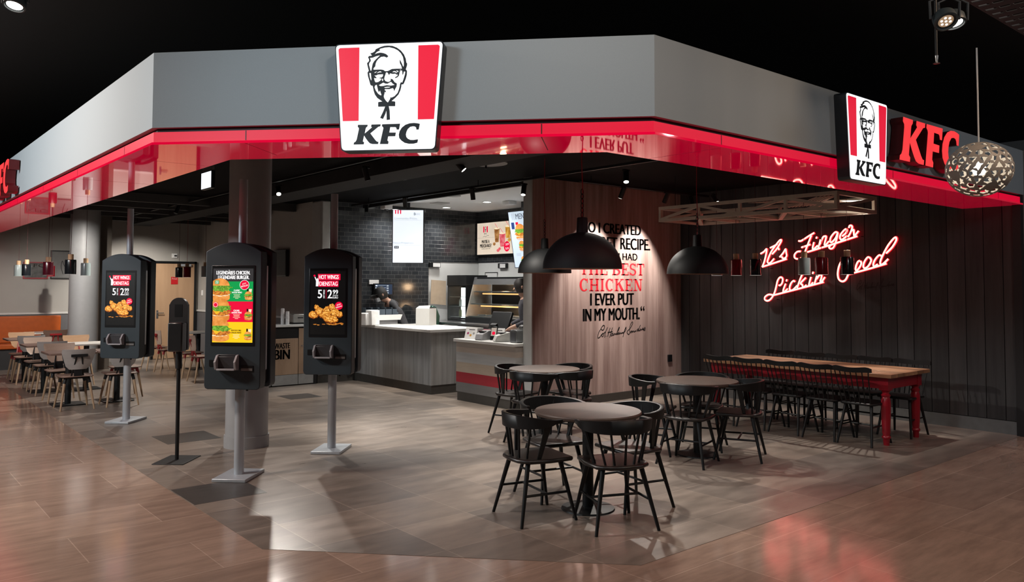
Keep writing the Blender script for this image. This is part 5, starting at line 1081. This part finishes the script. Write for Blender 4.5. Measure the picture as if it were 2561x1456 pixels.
FK = M('frame_black', (.01, .01, .01), .4); PH = M('photo_print_grey', (.16, .16, .155), .5, var=.6, scale=9); PHD = M('photo_print_dark', (.06, .06, .058), .5, var=.7, scale=12); MATB = M('mat_board', (.5, .49, .46), .6)
def picture(label, x0, x1, z0, z1, fm, mat_w, art, group='framed pictures on the back wall'):
    t = thing('framed_picture', label, 'picture', ((x0+x1)/2, 18.9, z0), 0, group); w_ = (x1-x0)/2; h = z1-z0
    MB().box(-w_, -.03, 0, w_, 0, .025).box(-w_, -.03, h-.025, w_, 0, h).box(-w_, -.03, .025, -w_+.025, 0, h-.025).box(w_-.025, -.03, .025, w_, 0, h-.025).build('frame', fm, t)
    mb = MB().plane((0, -.012, 0), (1, 0, 0)); mb.rect(-w_+.02, .02, w_-.02, h-.02, MATB if mat_w else art, .0); 
    if mat_w: mb.rect(-w_+.02+mat_w, .02+mat_w, w_-.02-mat_w, h-.02-mat_w, art, .001)
    mb.build('print', None, t, smooth=0); return t
t = picture('red framed poster behind the left pendants', 2.82, 3.27, 1.79, 2.14, M('frame_red', (.3, .01, .02), .4), 0, PHD)
mb = MB().plane((0, -.012, 0), (1, 0, 0)); mb.text('KFC', -.17, .17, .24, .31, M('poster_cream', (.5, .45, .4), .6), .001, .03)
mb.build('poster_lettering', None, t, smooth=0)
t = picture('black framed line drawing cut by the dining column', 3.31, 3.75, 1.79, 2.39, FK, 0, M('drawing_paper', (.17, .17, .165), .6))
mb = MB().plane((0, -.012, 0), (1, 0, 0)); mb.stroke([(.02, .1), (-.02, .25), (.0, .38), (.03, .3), (.08, .2)], .012, FK, .001); mb.build('drawing', None, t, smooth=0)
picture('small white framed photo above the leftmost kiosk edge', 4.09, 4.45, 2.08, 2.31, MATB, .02, PH); picture('tall white framed photo left of the leftmost kiosk', 4.07, 4.22, 1.54, 2.01, MATB, .02, PHD)
picture('black framed photo peeping out left of the leftmost kiosk', 4.25, 4.5, 1.75, 1.98, FK, .02, PHD)
t = thing('thermostat', 'small white thermostat above the wooden door', 'thermostat', (5.8, 18.9, 2.34)); MB().box(-.06, -.03, -.05, .06, 0, .05).build('case', CUP, t, bevel=.005); MB().box(-.01, -.032, -.02, .05, -.03, .015).build('display', KD, t)
t = thing('light_switch', 'small white switch on the side wall right of the wooden door', 'switch', (6.35, 18.6, 1.49), -90); MB().box(-.04, -.02, -.06, .04, 0, .06).build('plate', CUP, t, bevel=.004)
t = thing('wall_socket', 'small black power socket low on the wood wall', 'socket', (10.03, 8.05, .545)); MB().box(-.05, -.02, -.05, .05, 0, .06).build('plate', KD, t, bevel=.004)
# ------------------------------------------------------------------ people working in the kitchen
SKIN = M('skin', (.45, .27, .2), .5, var=.06, scale=20); SHIRT = M('charcoal_shirt', (.03, .03, .034), .8, var=.2, scale=30); NAVY = M('navy_sweater', (.035, .035, .045), .85, var=.2, scale=40); TROU = M('black_trousers', (.012, .012, .014), .8); HAIRM = M('dark_hair', (.012, .009, .008), .6)
def person(label, loc, rz, lean, shirt, arms, group=None, cap=False):
    t = thing('person', label, 'person', loc, rz, group)
    sl, cl = math.sin(R(lean)), math.cos(R(lean))
    def up(h, fwd=0, side=0): return Vector((side, .0+sl*h+fwd*cl, .95+cl*h-fwd*sl))   # along the trunk, facing +y
    V = [(Vector((0, 0, .93)), .14), (up(.2), .125), (up(.38), .145), (up(.5), .1), (up(.57, .01), .056), (up(.63, .03), .07), (up(.72, .04), .088), (up(.79, .035), .075)]
    Ed = [(i, i+1) for i in range(7)]
    for s_ in (-1, 1):
        b = len(V); V += [(Vector((s_*.1, 0, .86)), .092), (Vector((s_*.11, .02, .48)), .062), (Vector((s_*.11, -.02, .1)), .042), (Vector((s_*.12, .11, .04)), .036)]; Ed += [(0, b), (b, b+1), (b+1, b+2), (b+2, b+3)]
        b = len(V); el, ha = arms[(s_+1)//2]
        V += [(up(.47, 0, s_*.17), .066), (Vector(el), .046), (Vector(ha), .032)]; Ed += [(3, b), (b, b+1), (b+1, b+2)]
        h0 = Vector(ha); dr = (h0-Vector(el)).normalized(); sd = dr.cross(Vector((0, 0, 1))).normalized(); hb = len(V)-1
        pm_ = len(V); V.append((h0+dr*.055, .028)); Ed.append((hb, pm_))
        for k in range(4):
            f0 = len(V); o_ = sd*(-.027+.018*k); V += [(h0+dr*.1+o_, .0095), (h0+dr*(.135-.006*abs(k-1.5))+o_+Vector((0, 0, -.015)), .0085), (h0+dr*(.15-.006*abs(k-1.5))+o_+Vector((0, 0, -.035)), .0075)]; Ed += [(pm_, f0), (f0, f0+1), (f0+1, f0+2)]
        f0 = len(V); V += [(h0+dr*.05-sd*s_*.035, .01), (h0+dr*.085-sd*s_*.05+Vector((0, 0, -.012)), .0085)]; Ed += [(hb, f0), (f0, f0+1)]
    me = bpy.data.meshes.new('body_cage'); me.from_pydata([tuple(v[0]) for v in V], Ed, [])
    o = bpy.data.objects.new('body_cage', me); COL.objects.link(o); md = o.modifiers.new('skin', 'SKIN'); o.modifiers.new('sub', 'SUBSURF').levels = 2
    for i, v in enumerate(V): me.skin_vertices[0].data[i].radius = (v[1], v[1])
    me.skin_vertices[0].data[0].use_root = True
    bm_ = bpy.data.meshes.new_from_object(o.evaluated_get(bpy.context.evaluated_depsgraph_get())); bpy.data.objects.remove(o)
    bm_.name = 'body'; bm_.materials.clear()
    for m in (SKIN, shirt, TROU): bm_.materials.append(m)
    neck = V[4][0]; hands = [Vector(a[1]) for a in arms]; elb = [Vector(a[0]) for a in arms]; ax = (V[6][0]-V[3][0]).normalized()
    for p in bm_.polygons:
        c = p.center; k = 1
        if c.z < .93 and abs(c.x) < .24 and c.y < .3: k = 2
        if (c-neck).dot(ax) > -.01 and (c-V[6][0]).length < .2: k = 0
        for h_, e_ in zip(hands, elb):
            if (c-h_).length < .2 and (c-h_).dot((h_-e_).normalized()) > -.06: k = 0
        p.material_index = k; p.use_smooth = True
    b = bpy.data.objects.new('body', bm_); COL.objects.link(b); b.parent = t
    hc = V[6][0]+ax*.01; Q = Matrix.Translation(hc) @ Matrix.Rotation(R(-lean*.6), 4, 'X')
    mb = MB(); mb.T = Q; mb.lathe([(.0001, .135), (.06, .125), (.098, .075), (.106, .02), (.1, -.01)], n=22, mat=HAIRM)
    mb.lathe([(.104, .03), (.107, -.03), (.08, -.085), (.0001, -.09)], (0, -.018, 0), 22, HAIRM); mb.build('hair', None, t)
    mb = MB(); mb.T = Q
    mb.add([(-.015, .1, -.02), (.015, .1, -.02), (0, .122, -.032), (0, .098, .012)], [(0, 2, 3), (2, 1, 3), (0, 1, 2)], SKIN)
    for s_ in (-1, 1): mb.lathe([(.0001, -.012), (.012, 0), (.0001, .012)], (s_*.036, .09, .012), 10, KD); mb.lathe([(.0001, -.032), (.014, -.01), (.016, .015), (.0001, .032)], (s_*.1, 0, -.005), 10, SKIN)
    mb.box(-.026, .088, -.062, .026, .094, -.054, M('lips', (.3, .12, .1), .5)); mb.build('face', None, t)
    if cap:
        mb = MB(); mb.T = Q; mb.lathe([(.0001, .15), (.07, .135), (.108, .08), (.113, .03), (.106, .03), (.0001, .1)], n=22); mb.prism([(-.08, .08), (.08, .08), (.06, .19), (-.06, .19)], .035, .045); mb.build('cap', M('black_cap', (.01, .01, .011), .7), t)
        mb = MB(); mb.T = Q; mb.prism([(-.06, .06), (.06, .06), (.045, .115), (0, .128), (-.045, .115)], -.1, -.025); mb.build('face_mask', M('grey_mask', (.4, .42, .43), .7), t, bevel=.006)
    return t
person('person in dark shirt, black cap and grey mask bending over the pass shelf', (7.86, 12.36, 0), 78, 36, SHIRT, [((-.26, .22, 1.22), (-.16, .42, 1.2)), ((.27, .2, 1.2), (.18, .42, 1.2))], cap=True)
person('person in navy sweater standing behind the order counter, cut off by the pale wall end', (7.83, 8.88, 0), 60, 8, NAVY, [((-.25, .06, 1.18), (-.2, .3, 1.08)), ((.26, .06, 1.18), (.2, .3, 1.08))])
